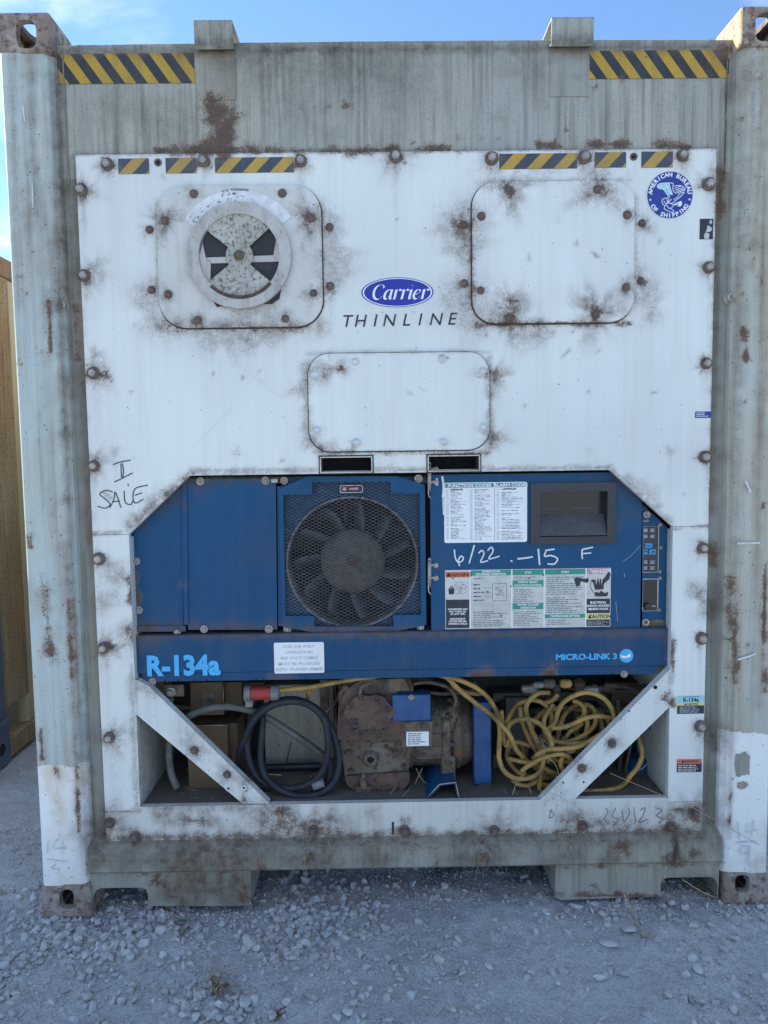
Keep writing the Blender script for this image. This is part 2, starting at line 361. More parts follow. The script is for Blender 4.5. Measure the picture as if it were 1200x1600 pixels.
    def text(s, body, x, z, size, Y, mat, align='LEFT', shear=0.0, bold=0.0, sx=1.0, space=1.0, rot=0.0):
        """size: cap height in metres"""
        cu = bpy.data.curves.new('t', 'FONT'); cu.body = body; cu.size = size / .69; cu.shear = shear; cu.offset = bold; cu.align_x = align
        cu.space_character = space; cu.resolution_u = 2
        ob = bpy.data.objects.new('t', cu); me = ob.to_mesh()
        c_, s_ = math.cos(rot), math.sin(rot)
        vs = []
        for v in me.vertices:
            a, b = v.co.x * sx, v.co.y; vs.append((x + a * c_ - b * s_, Y, z + a * s_ + b * c_))
        s.add(vs, [tuple(p.vertices) for p in me.polygons], mat)
        ob.to_mesh_clear(); bpy.data.objects.remove(ob); bpy.data.curves.remove(cu)
    def mesh(s, name):
        me = bpy.data.meshes.new(name); me.from_pydata(s.v, [], s.f)
        for m_ in s.mats: me.materials.append(MAT[m_])
        me.polygons.foreach_set('material_index', s.mi); me.polygons.foreach_set('use_smooth', s.sm); me.update()
        return me
    def build(s, name, parent=None, bevel=0, stains=False, weld=False, seg=2):
        me = s.mesh(name)
        if weld:
            bm = bmesh.new(); bm.from_mesh(me); bmesh.ops.remove_doubles(bm, verts=bm.verts, dist=1e-5); bmesh.ops.recalc_face_normals(bm, faces=bm.faces); bm.to_mesh(me); bm.free()
        if stains: apply_stains(me)
        o = link(name, me, parent)
        if bevel:
            b = o.modifiers.new('bevel', 'BEVEL'); b.width = bevel; b.segments = seg; b.limit_method = 'ANGLE'; b.angle_limit = R(35)
        return o
def catmull(P, sub):
    out = []
    n = len(P)
    for i in range(n - 1):
        p0, p1, p2, p3 = P[max(i - 1, 0)], P[i], P[i + 1], P[min(i + 2, n - 1)]
        for k in range(sub):
            t = k / sub
            out.append(.5 * ((2 * p1) + (p2 - p0) * t + (2 * p0 - 5 * p1 + 4 * p2 - p3) * t * t + (3 * p1 - p0 - 3 * p2 + p3) * t ** 3))
    out.append(P[-1]); return out
BASE = {}
def link(name, data, parent=None, loc=None, rot=None):
    o = bpy.data.objects.new(name, data); C.objects.link(o)
    if parent is not None:
        o.parent = parent
        if parent.name in BASE: o.matrix_parent_inverse = Matrix.Translation(-BASE[parent.name])
    if loc is not None: o.location = loc
    if rot is not None: o.rotation_euler = rot
    return o
def tag(o, label=None, cat=None, group=None, kind=None):
    for k, v in (('label', label), ('category', cat), ('group', group), ('kind', kind)):
        if v: o[k] = v
    return o
def thing(name, loc, label, cat, group=None):
    o = bpy.data.objects.new(name, None); C.objects.link(o); o.location = loc; o.empty_display_size = .2
    BASE[o.name] = Vector(loc); return tag(o, label, cat, group)
def roundrect(x0, x1, z0, z1, r, n=6):
    out = []
    for cx, cz, a0 in ((x1 - r, z1 - r, 0), (x0 + r, z1 - r, 90), (x0 + r, z0 + r, 180), (x1 - r, z0 + r, 270)):
        for i in range(n + 1):
            a = R(a0 + 90 * i / n); out.append((cx + r * math.cos(a), cz + r * math.sin(a)))
    return out
def gridded(me, step):
    """cut a mesh along a regular XZ grid so that it can carry stains"""
    bm = bmesh.new(); bm.from_mesh(me)
    for ax, no in ((0, (1, 0, 0)), (2, (0, 0, 1))):
        lo = min(v.co[ax] for v in bm.verts); hi = max(v.co[ax] for v in bm.verts); k = int((hi - lo) / step)
        for i in range(1, k):
            q = lo + (hi - lo) * i / k; co = [0, 0, 0]; co[ax] = q
            bmesh.ops.bisect_plane(bm, geom=bm.verts[:] + bm.edges[:] + bm.faces[:], plane_co=co, plane_no=no, dist=1e-6)
    bm.to_mesh(me); bm.free(); return me

# shared fasteners, pointing to -Y, origin on the surface they sit on
def hexbolt(name, r, h, mat, washer=True, flange=1.55, wmat=None):
    b = MB()
    if washer: b.lathe([(0, r * flange), (-h * .22, r * flange), (-h * .34, r * flange * .93), (-h * .34, r * .5)], 0, 0, 0, 'Y', 16, wmat or mat, False, False)
    b.lathe([(-h * .3, r), (-h * .86, r), (-h, r * .84)], 0, 0, 0, 'Y', 6, mat, False)
    b.lathe([(-h * .98, r * .7), (-h * 1.06, r * .6)], 0, 0, 0, 'Y', 10, mat)
    return b.mesh(name)
def dome(name, r, h, mat):
    b = MB(); b.lathe([(0, r * 1.5), (-h * .2, r * 1.45), (-h * .25, r), (-h * .7, r * .9), (-h * .95, r * .55), (-h, r * .05)], 0, 0, 0, 'Y', 12, mat, True); return b.mesh(name)
BOLT_BIG = hexbolt('bolt', .0125, .020, 'bolt_zinc', True, 1.6, 'bolt_rust')
BOLT_RUST = hexbolt('bolt', .0125, .019, 'bolt_rust')
BOLT_MID = dome('bolt', .0088, .013, 'bolt_rust')
BOLT_WHITE = dome('bolt', .0085, .011, 'bolt_painted')
BOLT_BLUE = hexbolt('bolt', .0085, .010, 'screw_head', True, 1.55, 'bolt_zinc')
SCREW = dome('screw', .0045, .006, 'bolt_zinc')
def fasten(me, parent, pts, Y, name='bolt', sc=1.0):
    for px, py in pts:
        p = at(px, py, Y)
        o = link(name, me, parent, (p.x, Y, p.z), (0, rnd.random() * 6.28, 0)); k = sc * rnd.uniform(.93, 1.08); o.scale = (k, k, k)

# ------------------------------------------------------------------ where the bolts are and what has run down from them
B_TOP = [(168, 257), (318, 252), (470, 252), (618, 245), (768, 248), (913, 246), (1066, 243)]
B_LEFT = [(127, 297), (132, 431), (146, 583), (147, 728)]
B_RIGHT = [(1107, 288), (1107, 418), (1103, 568), (1101, 714)]
B_COLL = [(155, 873), (162, 1012), (171, 1152)]
B_COLR = [(1098, 856), (1096, 997), (1094, 1134)]
B_RAIL = [(172, 1285), (212, 1307), (490, 1297), (632, 1297), (772, 1297), (910, 1290), (1047, 1291), (1086, 1268)]
B_COV1 = [(303, 303), (441, 302), (258, 345), (487, 341), (263, 460), (309, 500), (490, 458), (446, 498)]
B_COV2 = [(796, 298), (933, 296), (752, 338), (980, 336), (978, 449), (751, 454), (795, 497), (930, 492)]
B_COV3 = [(492, 585), (555, 565), (691, 562), (754, 580), (495, 672), (557, 691), (693, 690), (755, 667)]
B_PAN = [(234, 359), (237, 453), (515, 355), (516, 447), (725, 352), (725, 443), (1003, 349), (1001, 439)]
for q in B_TOP: stain(*q, 15, .85, 'r'); stain(q[0] + rnd.gauss(0, 3), q[1] + 5, rnd.uniform(12, 22), rnd.uniform(.5, .8), 'd', rnd.uniform(20, 60))
for q in B_LEFT + B_RIGHT + B_COLL + B_COLR: stain(*q, 14, .8, 'r', 10); stain(q[0] + rnd.gauss(2, 4), q[1] + rnd.gauss(3, 4), rnd.uniform(11, 26), rnd.uniform(.45, .85), 'd', rnd.uniform(20, 80))
for q in B_RAIL: stain(*q, rnd.uniform(11, 20), .8, 'r', 12); stain(*q, rnd.uniform(16, 32), .75, 'd')
for q in B_COV1 + B_COV2: stain(*q, 8, .55, 'r'); stain(q[0], q[1] + 2, rnd.uniform(7, 16), rnd.uniform(.35, .7), 'd')
for q in B_PAN: stain(*q, 9, .6, 'r'); stain(q[0] + rnd.gauss(0, 5), q[1] + rnd.gauss(0, 5), rnd.uniform(9, 22), rnd.uniform(.35, .65), 'd')
for q, r in (((796, 298), 26), ((933, 296), 28), ((795, 497), 26), ((930, 488), 30), ((258, 345), 20), ((487, 345), 24), ((720, 352), 22), ((795, 470), 18)):
    stain(*q, r * .45, .8, 'r'); stain(*q, r * 1.15, .85, 'd')
stain(533, 575, 9, .9, 'r'); stain(533, 575, 16, .8, 'd', 0, 505, 582); stain(691, 560, 8, .9, 'r'); stain(772, 585, 12, .8, 'r'); stain(772, 590, 22, .8, 'd'); stain(770, 685, 20, .8, 'd'); stain(768, 690, 9, .8, 'r')
for q in B_TOP + B_LEFT + B_RIGHT + B_COLL + B_COLR + B_PAN + B_COV1[4:] + B_COV2[4:] + B_COV3[4:]:
    for _ in range(rnd.choice((1, 1, 2, 3))): stain(q[0] + rnd.gauss(0, 5), q[1] + 4, rnd.uniform(7, 11), rnd.uniform(.35, .75), 'd', rnd.uniform(18, 90))
for _ in range(26): stain(rnd.uniform(150, 1090), rnd.choice((240, 512, 507, 705, 270)), rnd.uniform(6, 10), rnd.uniform(.2, .5), 'd', rnd.uniform(20, 90))
for _ in range(40): a_ = rnd.uniform(120, 1110); c_ = rnd.uniform(260, 820); stain(a_, c_, rnd.uniform(2, 3.5), rnd.uniform(.35, .8), 'd', 0, a_ + rnd.gauss(0, 7), c_ + rnd.gauss(0, 7))
# covers: dirt round the outline
stain(250, 512, 13, .62, 'd', 26, 500, 512); stain(250, 500, 12, .6, 'r', 0, 275, 515); stain(225, 460, 28, .5, 'd', 0, 240, 500); stain(520, 370, 30, .55, 'd', 0, 525, 440)
stain(505, 330, 7, .5, 'r', 0, 505, 480); stain(245, 320, 5, .45, 'r', 0, 245, 480); stain(470, 513, 8, .6, 'r', 0, 400, 516); stain(330, 530, 26, .55, 'd', 0, 420, 527)
stain(745, 507, 6, .7, 'r', 0, 985, 506); stain(800, 520, 24, .55, 'd', 0, 860, 520); stain(735, 330, 7, .6, 'r', 0, 737, 480); stain(722, 350, 34, .6, 'd', 0, 728, 400); stain(725, 470, 30, .55, 'd', 0, 745, 500)
stain(994, 300, 5, .5, 'r', 0, 993, 480); stain(1010, 450, 26, .5, 'd', 0, 1020, 490); stain(745, 285, 4, .4, 'd', 0, 985, 281); stain(850, 270, 22, .4, 'd')
stain(478, 570, 8, .6, 'd', 0, 480, 690); stain(470, 610, 16, .55, 'd'); stain(485, 690, 16, .8, 'd', 0, 510, 706); stain(490, 706, 6, .6, 'r', 0, 760, 708); stain(765, 560, 7, .7, 'd', 0, 766, 700); stain(480, 552, 3, .5, 'd', 0, 765, 549)
# vent
stain(375, 390, 60, .75, 'd'); stain(375, 405, 16, .5, 'r'); stain(410, 470, 26, .8, 'd'); stain(375, 470, 34, .6, 'd'); stain(345, 480, 10, .5, 'r', 0, 430, 470)
# panel: runs, scuffs, edges
stain(618, 255, 9, .6, 'd', 110); stain(610, 250, 26, .35, 'd'); stain(113, 243, 4, .45, 'd', 0, 140, 835); stain(1119, 235, 3, .5, 'd', 0, 1108, 830); stain(300, 736, 5, .65, 'd', 0, 950, 731); stain(203, 820, 8, .6, 'd', 0, 300, 738); stain(1045, 815, 6, .55, 'd', 0, 955, 733)
stain(940, 735, 22, .25, 'd'); stain(1030, 790, 18, .4, 'd', 0, 980, 745); stain(350, 260, 5, .35, 'd', 25); stain(255, 275, 5, .4, 'd', 20); stain(150, 420, 20, .55, 'd'); stain(165, 585, 14, .8, 'r'); stain(150, 555, 12, .6, 'd')
stain(110, 240, 3, .8, 'd', 0, 1120, 231)
for q in ((205, 612), (333, 585), (380, 590), (935, 548), (920, 612), (820, 633), (405, 580), (440, 780 - 60)): stain(*q, 3.5, .75, 'd')
stain(360, 560, 2, .28, 'd', 0, 440, 620); stain(440, 620, 2, .22, 'd', 0, 520, 560); stain(300, 700, 2, .2, 'd', 0, 360, 640)
# columns and rail
stain(140, 834, 3, .8, 'd', 0, 203, 832); stain(1052, 826, 3, .8, 'd', 0, 1108, 822); stain(166, 880, 18, .6, 'd', 0, 185, 900); stain(198, 905, 3, .7, 'd', 0, 170, 885); stain(150, 945, 16, .5, 'd', 0, 175, 935); stain(172, 1010, 16, .7, 'r'); stain(200, 1005, 3, .6, 'd', 0, 180, 1015)
stain(205, 1040, 6, .6, 'd', 0, 213, 1260); stain(1050, 1045, 5, .6, 'd', 0, 1047, 1100); stain(1050, 1098, 9, .9, 'r'); stain(1085, 920, 16, .7, 'd', 0, 1105, 950); stain(160, 1270, 6, .7, 'd', 0, 215, 1266); stain(1045, 1265, 4, .8, 'd', 0, 1103, 1263)
stain(160, 1310, 8, .85, 'd', 0, 1100, 1299); stain(440, 1270, 18, .85, 'r'); stain(430, 1280, 30, .9, 'd', 0, 520, 1300); stain(250, 1275, 14, .75, 'd', 0, 330, 1285); stain(240, 1260, 10, .7, 'd', 0, 380, 1262); stain(580, 1272, 16, .45, 'd', 30); stain(880, 1280, 22, .6, 'd', 0, 1000, 1290); stain(885, 1285, 14, .7, 'r'); stain(1080, 1275, 22, .7, 'r'); stain(520, 1263, 12, .5, 'r')
# braces
for q in ((304, 1172), (355, 1210)): stain(*q, 10, .8, 'r'); stain(*q, 24, .6, 'd')
for q in ((956, 1161), (909, 1200)): stain(*q, 11, .95, 'r'); stain(*q, 13, .9, 'd')
stain(215, 1070, 12, .6, 'd', 0, 240, 1080); stain(380, 1250, 14, .6, 'r', 0, 384, 1225); stain(870, 1240, 20, .5, 'd'); stain(300, 1150, 26, .4, 'd'); stain(1040, 1090, 14, .7, 'r')
# header and frame
stain(345, 180, 26, .95, 'r', 0, 350, 240, Y=YH); stain(300, 233, 14, .85, 'r', 0, 400, 234, Y=YH); stain(245, 236, 14, .8, 'r', 0, 300, 236, Y=YH); stain(330, 165, 14, .8, 'r', Y=YH); stain(325, 150, 10, .7, 'r', Y=YH)
stain(540, 165, 9, .95, 'r', 14, Y=YH); stain(515, 166, 5, .8, 'r', Y=YH); stain(490, 167, 4, .8, 'r', Y=YH); stain(552, 164, 6, .8, 'r', Y=YH); stain(545, 240, 10, .85, 'r', 0, 620, 233, Y=YH); stain(650, 233, 9, .8, 'r', 0, 700, 232, Y=YH); stain(420, 235, 8, .7, 'r', 0, 540, 236, Y=YH); stain(645, 222, 5, .85, 'r', 8, Y=YH); stain(843, 226, 8, .9, 'r', 0, 880, 229, Y=YH); stain(868, 217, 5, .8, 'r', Y=YH); stain(885, 203, 6, .9, 'r', 12, Y=YH); stain(920, 225, 10, .85, 'r', 0, 980, 226, Y=YH); stain(1020, 224, 11, .75, 'r', 0, 1080, 232, Y=YH)
for q in ((715, 215), (752, 217), (778, 218), (795, 230)): stain(*q, 4, .7, 'd', 14, Y=YH)
stain(95, 80, 10, .9, 'd', 0, 1140, 73, Y=YH); stain(420, 100, 60, .55, 'd', 0, 620, 110, Y=YH); stain(180, 165, 45, .5, 'd', 0, 260, 190, Y=YH); stain(345, 85, 40, .55, 'd', 0, 520, 85, Y=YH); stain(470, 170, 40, .45, 'd', Y=YH); stain(830, 110, 40, .5, 'd', Y=YH); stain(930, 135, 9, .6, 'r', 90, Y=YH); stain(970, 125, 8, .7, 'r', 50, Y=YH); stain(1120, 90, 20, .7, 'd', 80, Y=YH); stain(1120, 75, 12, .7, 'r', 0, 1150, 78, Y=YH); stain(590, 120, 50, .4, 'd', 60, Y=YH); stain(920, 85, 12, .6, 'd', 30, Y=YH); stain(1055, 150, 5, .5, 'd', 50, Y=YH)
stain(90, 85, 8, .75, 'd', 0, 108, 700, Y=YH); stain(110, 250, 8, .6, 'd', 0, 140, 850, Y=YH); stain(98, 478, 16, .8, 'd', 20, Y=YH); stain(118, 480, 9, .75, 'r', 0, 122, 560, Y=YH); stain(1127, 270, 12, .85, 'r', 0, 1124, 340, Y=YH); stain(1122, 260, 8, .8, 'd', 0, 1112, 800, Y=YH); stain(1140, 470, 10, .75, 'd', Y=YH); stain(1118, 715, 18, .7, 'd', Y=YH); stain(1112, 860, 12, .85, 'r', 0, 1116, 880, Y=YH); stain(1115, 930, 20, .8, 'd', 0, 1112, 960, Y=YH); stain(1113, 1140, 22, .85, 'd', 0, 1118, 1170, Y=YH); stain(110, 780, 9, .9, 'd', Y=YH); stain(110, 850, 8, .7, 'd', 0, 145, 1300, Y=YH); stain(1135, 900, 9, .8, 'r', 0, 1140, 1060, Y=YH); stain(1110, 1200, 10, .7, 'd', 0, 1115, 1310, Y=YH); stain(135, 1280, 20, .8, 'd', 0, 150, 1320, Y=YH); stain(1110, 1310, 18, .6, 'd', Y=YH)
# posts; the long line at the left groove is painted shade
stain(75, 470, 5, .9, 'r', 30, 78, 545, Y=0); stain(70, 555, 12, .55, 'r', Y=0); stain(42, 457, 7, .7, 'r', Y=0); stain(48, 350, 22, .45, 'd', 80, Y=0); stain(45, 120, 14, .55, 'd', 120, Y=0); stain(20, 90, 10, .5, 'r', 120, Y=0); stain(65, 900, 10, .65, 'r', 0, 78, 1020, Y=0); stain(75, 1015, 14, .75, 'r', Y=0); stain(45, 840, 7, .8, 'r', 0, 47, 855, Y=0); stain(30, 566, 7, .8, 'r', Y=0); stain(60, 930, 22, .4, 'd', 40, Y=0); stain(107, 940, 6, .85, 'r', 0, 112, 1060, Y=0); stain(62, 1140, 5, .95, 'r', 0, 66, 1185, Y=0); stain(85, 1200, 6, .7, 'r', 0, 92, 1215, Y=0); stain(120, 1200, 5, .9, 'r', 0, 121, 1300, Y=0); stain(20, 200, 9, .5, 'r', 200, Y=0); stain(62, 650, 8, .35, 'd', 60, Y=0); stain(97, 600, 5, .55, 'd', 0, 120, 1250, Y=0); stain(55, 250, 6, .5, 'd', 0, 90, 480, Y=0)
stain(1163, 515, 7, .95, 'r', 8, 1167, 560, Y=0); stain(1175, 110, 16, .65, 'd', 180, Y=0); stain(1190, 120, 12, .6, 'r', 140, Y=0); stain(1192, 790, 7, .9, 'r', 10, Y=0); stain(1195, 880, 5, .95, 'r', 0, 1195, 1080, Y=0); stain(1190, 960, 10, .6, 'r', 80, Y=0); stain(1170, 760, 10, .5, 'd', Y=0); stain(1155, 420, 10, .5, 'd', 0, 1160, 600, Y=0); stain(1145, 1000, 8, .8, 'r', 60, Y=0); stain(1141, 1240, 4, .9, 'r', 0, 1140, 1290, Y=0); stain(1165, 300, 12, .55, 'd', 140, Y=0); stain(1150, 100, 8, .75, 'd', 0, 1150, 140, Y=0); stain(1180, 1350, 14, .5, 'd', Y=0)
for a_, b_, c_, d_ in ((79, 90, 97, 560), (97, 560, 122, 1290), (1157, 80, 1153, 600), (1153, 600, 1138, 1300)):  # shade in the grooves between post and jamb, painted as dark lines
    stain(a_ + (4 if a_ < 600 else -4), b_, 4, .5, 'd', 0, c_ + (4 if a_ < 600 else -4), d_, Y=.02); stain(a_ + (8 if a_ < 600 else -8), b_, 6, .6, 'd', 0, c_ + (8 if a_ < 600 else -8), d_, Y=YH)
for a_, b_, c_, d_, s_ in ((46, 85, 52, 330, .7), (18, 85, 30, 480, .45), (60, 300, 72, 520, .5), (1178, 80, 1176, 420, .6), (1192, 90, 1190, 700, .55), (1166, 250, 1164, 500, .5), (1186, 600, 1184, 1100, .4), (70, 560, 92, 1000, .35)): stain(a_, b_, 7, s_, 'd', 0, c_, d_, Y=0)
# sill
for a, b, r, s_ in ((150, 260, 30, .75), (300, 395, 40, .8), (460, 500, 26, .75), (560, 620, 14, .8), (690, 730, 14, .6), (740, 770, 22, .75), (850, 900, 20, .7), (940, 970, 12, .8), (1050, 1062, 14, .95)):
    stain(a, 1345, r, s_, 'd', 18, b, 1343, Y=0)
stain(480, 1345, 14, .7, 'r', 14, Y=0); stain(755, 1335, 12, .75, 'r', 16, Y=0); stain(640, 1348, 12, .6, 'r', Y=0); stain(135, 1369, 4, .7, 'r', 0, 1130, 1352, Y=0); stain(260, 1395, 46, .95, 'd', 0, 390, 1395, Y=0); stain(300, 1350, 40, .7, 'd', 0, 390, 1350, Y=0); stain(870, 1400, 6, .8, 'r', 0, 1030, 1403, Y=0); stain(965, 1397, 7, .8, 'r', Y=0); stain(160, 1325, 12, .7, 'd', 0, 1110, 1312, Y=0)
stain(30, 45, 40, .4, 'r', Y=0); stain(1180, 60, 26, .7, 'r', Y=0); stain(105, 1410, 26, .7, 'r', Y=0); stain(1160, 1385, 17, 1., 'r', Y=0)
for _ in range(46): a_ = rnd.uniform(140, 1120); stain(a_, rnd.uniform(1325, 1362) - (a_ - 600) * .012, rnd.uniform(8, 22), rnd.uniform(.35, .85), 'd' if rnd.random() < .7 else 'r', rnd.uniform(0, 22), Y=0)
for _ in range(24): a_ = rnd.choice((rnd.uniform(228, 392), rnd.uniform(866, 1120))); stain(a_, rnd.uniform(1370, 1412), rnd.uniform(8, 22), rnd.uniform(.4, .85), 'd' if rnd.random() < .6 else 'r', rnd.uniform(0, 14), Y=0)
for _ in range(40): a_ = rnd.choice((rnd.uniform(10, 95), rnd.uniform(1155, 1198))); stain(a_, rnd.uniform(90, 1180), rnd.uniform(4, 9), rnd.uniform(.35, .75), rnd.choice('rrd'), rnd.uniform(10, 110), Y=0)
for _ in range(22): stain(rnd.uniform(95, 1135), rnd.uniform(80, 225), rnd.uniform(8, 24), rnd.uniform(.2, .45), 'd', rnd.uniform(0, 90), Y=YH)
# blue parts
for _ in range(30): stain(rnd.uniform(215, 1040), rnd.uniform(750, 1055), rnd.uniform(3, 26), rnd.uniform(.12, .35), 'd', rnd.uniform(0, 40), Y=YB)
stain(295, 748, 7, .8, 'd', 0, 435, 748, Y=YB); stain(313, 758, 16, .7, 'd', 24, Y=YB); stain(215, 815, 14, .7, 'd', 0, 290, 755, Y=YB); stain(210, 900, 9, .85, 'r', 0, 213, 935, Y=YB); stain(208, 980, 10, .85, 'd', 0, 640, 984, Y=YB); stain(284, 915, 9, .5, 'r', Y=YB); stain(210, 985, 16, .8, 'd', 0, 240, 988, Y=YB); stain(400, 860, 40, .22, 'd', Y=YB); stain(670, 990, 6, .6, 'd', 0, 1000, 985, Y=YB); stain(820, 1040, 3, .3, 'd', Y=YB)
stain(860, 1055, 16, .95, 'r', Y=.055); stain(860, 1045, 14, .7, 'd', Y=.055); stain(760, 1055, 12, .8, 'r', 0, 740, 1058, Y=.055); stain(430, 1058, 20, .5, 'r', 0, 450, 1060, Y=.055); stain(210, 992, 7, .8, 'd', 0, 1040, 990, Y=.055); stain(1046, 1000, 6, .85, 'r', 0, 1046, 1045, Y=.055); stain(620, 1040, 30, .18, 'd', Y=.055); stain(225, 1010, 14, .5, 'd', Y=.055)

# ------------------------------------------------------------------ ground: one sheet to the horizon, fine near the container
def fbm(x, y, sc, seed, octv=4):
    out = np.zeros_like(x); amp = 1.0; g = np.random.default_rng(seed)
    for o in range(octv):
        tb = g.random((64, 64)); fx, fy = x * sc, y * sc; ix, iy = np.floor(fx).astype(int), np.floor(fy).astype(int); u, v = fx - ix, fy - iy
        u = u * u * (3 - 2 * u); v = v * v * (3 - 2 * v)
        q = lambda a, b: tb[(ix + a) % 64, (iy + b) % 64]
        out += amp * ((1 - v) * ((1 - u) * q(0, 0) + u * q(1, 0)) + v * ((1 - u) * q(0, 1) + u * q(1, 1)) - .5); amp *= .5; sc *= 2.03
    return out
def spread(lo, hi, step):
    core = np.arange(lo, hi, step); g = [step]
    while sum(g) < 600: g.append(g[-1] * 1.35)
    c = np.cumsum(g); return np.concatenate([lo - c[::-1], core, core[-1] + c])
def height(x, y):
    h = .014 * fbm(x, y, 1.1, 1, 3) + .014 * fbm(x, y, 7, 2, 3) + .007 * fbm(x, y, 31, 3, 2)
    near = np.exp(-((np.abs(x + .2) / 3.2) ** 4 + (np.abs(y) / 3.0) ** 4))
    return h * near - .002
gx, gy = spread(-2.3, 2.0, .012), spread(-1.0, 1.8, .012)
X, Y2 = np.meshgrid(gx, gy); Z = height(X, Y2)
# wheel ruts on the right
Z += np.where((X > .55) & (Y2 < .4), .0035 * np.sin((X * .86 + Y2 * .5) * 150) * np.clip((X - .6) * 2.4, 0, 1) * np.exp(-((Y2 + .25) / .4) ** 2), 0)
w = len(gx); me = bpy.data.meshes.new('ground')
idx = np.arange(len(gx) * len(gy)).reshape(len(gy), w)
fc = np.stack([idx[:-1, :-1], idx[:-1, 1:], idx[1:, 1:], idx[1:, :-1]], -1).reshape(-1, 4)
me.vertices.add(X.size); me.vertices.foreach_set('co', np.stack([X, Y2, Z], -1).astype(np.float32).ravel())
me.loops.add(fc.size); me.loops.foreach_set('vertex_index', fc.ravel().astype(np.int32))
me.polygons.add(len(fc)); me.polygons.foreach_set('loop_start', np.arange(0, fc.size, 4, dtype=np.int32)); me.polygons.foreach_set('loop_total', np.full(len(fc), 4, np.int32))
me.update(calc_edges=True); me.polygons.foreach_set('use_smooth', np.ones(len(fc), bool)); me.materials.append(MAT['ground_dirt'])
tag(link('ground', me), 'grey dusty gravel yard ground in the shade of the container', None, None, 'structure')

# gravel: loose stones as one mass
def ico(sub):
    bm = bmesh.new(); bmesh.ops.create_icosphere(bm, subdivisions=sub, radius=1); v = np.array([p.co[:] for p in bm.verts]); f = np.array([[q.index for q in p.verts] for p in bm.faces]); bm.free(); return v, f
def stone_shapes(sub, k, seed):
    v, f = ico(sub); out = []; g = np.random.default_rng(seed)
    for _ in range(k):
        q = v.copy()
        for _ in range(9):                                   # flatten by random cuts: angular crushed stone
            nrm = g.normal(size=3); nrm /= np.linalg.norm(nrm); d = g.uniform(.38, .75); e = q @ nrm - d; q -= np.where(e > 0, e * .97, 0)[:, None] * nrm
        q += g.normal(size=q.shape) * .03
        out.append(q * np.array([1, g.uniform(.65, .95), g.uniform(.5, .8)]))
    return out, f
def scatter(n, xr, yr, dens, size, sub, seed, sink):
    sh, f = stone_shapes(sub, 10, seed); g = np.random.default_rng(seed + 1); V = []; F = []; T = []; off = 0
    x = g.uniform(*xr, n * 14); y = g.uniform(*yr, n * 14); keep = g.random(n * 14) < dens(x, y); x, y = x[keep][:n], y[keep][:n]
    s = size(g, len(x)); z = height(x, y)
    for i in range(len(x)):
        a, b, c_ = g.uniform(0, 6.28), g.normal() * .35, g.normal() * .35
        m_ = np.array(Matrix.Rotation(a, 3, 'Z') @ Matrix.Rotation(b, 3, 'X') @ Matrix.Rotation(c_, 3, 'Y'))
        V.append(sh[i % 10] @ m_.T * s[i] + np.array([x[i], y[i], z[i] + s[i] * g.uniform(*sink)])); F.append(f + off); off += len(sh[0]); T.append(np.full(len(sh[0]), g.beta(.8, .8) if sub == 1 else g.beta(1.6, 1.6)))
    return V, F, T, off
def mass(name, parts, mat, label, cat, smooth=False):
    V, F, T, o = [], [], [], 0
    for v, f, t_, n in parts: V += v; F += [q + o for q in f]; T += t_; o += n
    V = np.concatenate(V); F = np.concatenate(F); T = np.concatenate(T)
    me = bpy.data.meshes.new(name); me.from_pydata(V.tolist(), [], F.tolist()); me.materials.append(MAT[mat])
    me.attributes.new('tone', 'FLOAT', 'POINT').data.foreach_set('value', T.astype(np.float32)); me.update()
    return tag(link(name, me), label, cat, None, 'stuff')
def d_big(x, y):
    heap = np.exp(-(((x + .72) / .38) ** 2 + ((y + .12) / .30) ** 2)) + .8 * np.exp(-(((x + .55) / .30) ** 2 + ((y + .52) / .14) ** 2)) + .35 * np.exp(-(((x + .9) / .5) ** 2 + ((y + .4) / .3) ** 2))
    n_ = .5 + 1.8 * fbm(x, y, 3.1, 21, 3)
    right = .22 * np.exp(-(((x - .55) / .3) ** 2 + ((y + .33) / .2) ** 2))
    return np.clip((1.25 * heap + right) * np.maximum(n_ - .12, .03) + .012, 0, 1)
def d_mid(x, y): return np.clip(.05 + .55 * np.exp(-(((x + .75) / .6) ** 2 + ((y + .2) / .5) ** 2)) + .5 * fbm(x, y, 2.6, 33, 3) + .25 * np.exp(-(((x - .5) / .4) ** 2 + ((y + .35) / .25) ** 2)), .03, 1)
def d_all(x, y): return np.clip(.5 + 1.0 * fbm(x, y, 3.3, 41, 3), .08, 1)
parts = [scatter(1550, (-1.75, 1.5), (-.62, .35), d_big, lambda g, n: g.uniform(.011, .023, n), 2, 100, (.0, .45)),
         scatter(3200, (-2.1, 1.6), (-.72, 1.7), d_mid, lambda g, n: .004 + g.gamma(2, .0021, n), 2, 200, (-.25, .35)),
         scatter(30000, (-1.9, 1.6), (-.70, .6), d_all, lambda g, n: .0016 + g.gamma(2, .0011, n), 1, 300, (.1, .8))]
def d_base(x, y): return np.where((np.abs(y + .02 - .05 * fbm(x, y, 9, 5, 2)) < .05) & ((np.abs(np.abs(x) - .7) < .2) | (np.abs(x) > 1.03)), .9, .0)
parts += [scatter(420, (-1.26, 1.26), (-.09, .09), d_base, lambda g, n: .003 + g.gamma(2, .0026, n), 2, 400, (.1, .6)), scatter(2500, (-1.26, 1.26), (-.09, .09), d_base, lambda g, n: .002 + g.gamma(2, .001, n), 1, 500, (.1, .8))]
mass('gravel', parts, 'stone', 'loose grey crushed gravel scattered and heaped before the container', 'gravel')

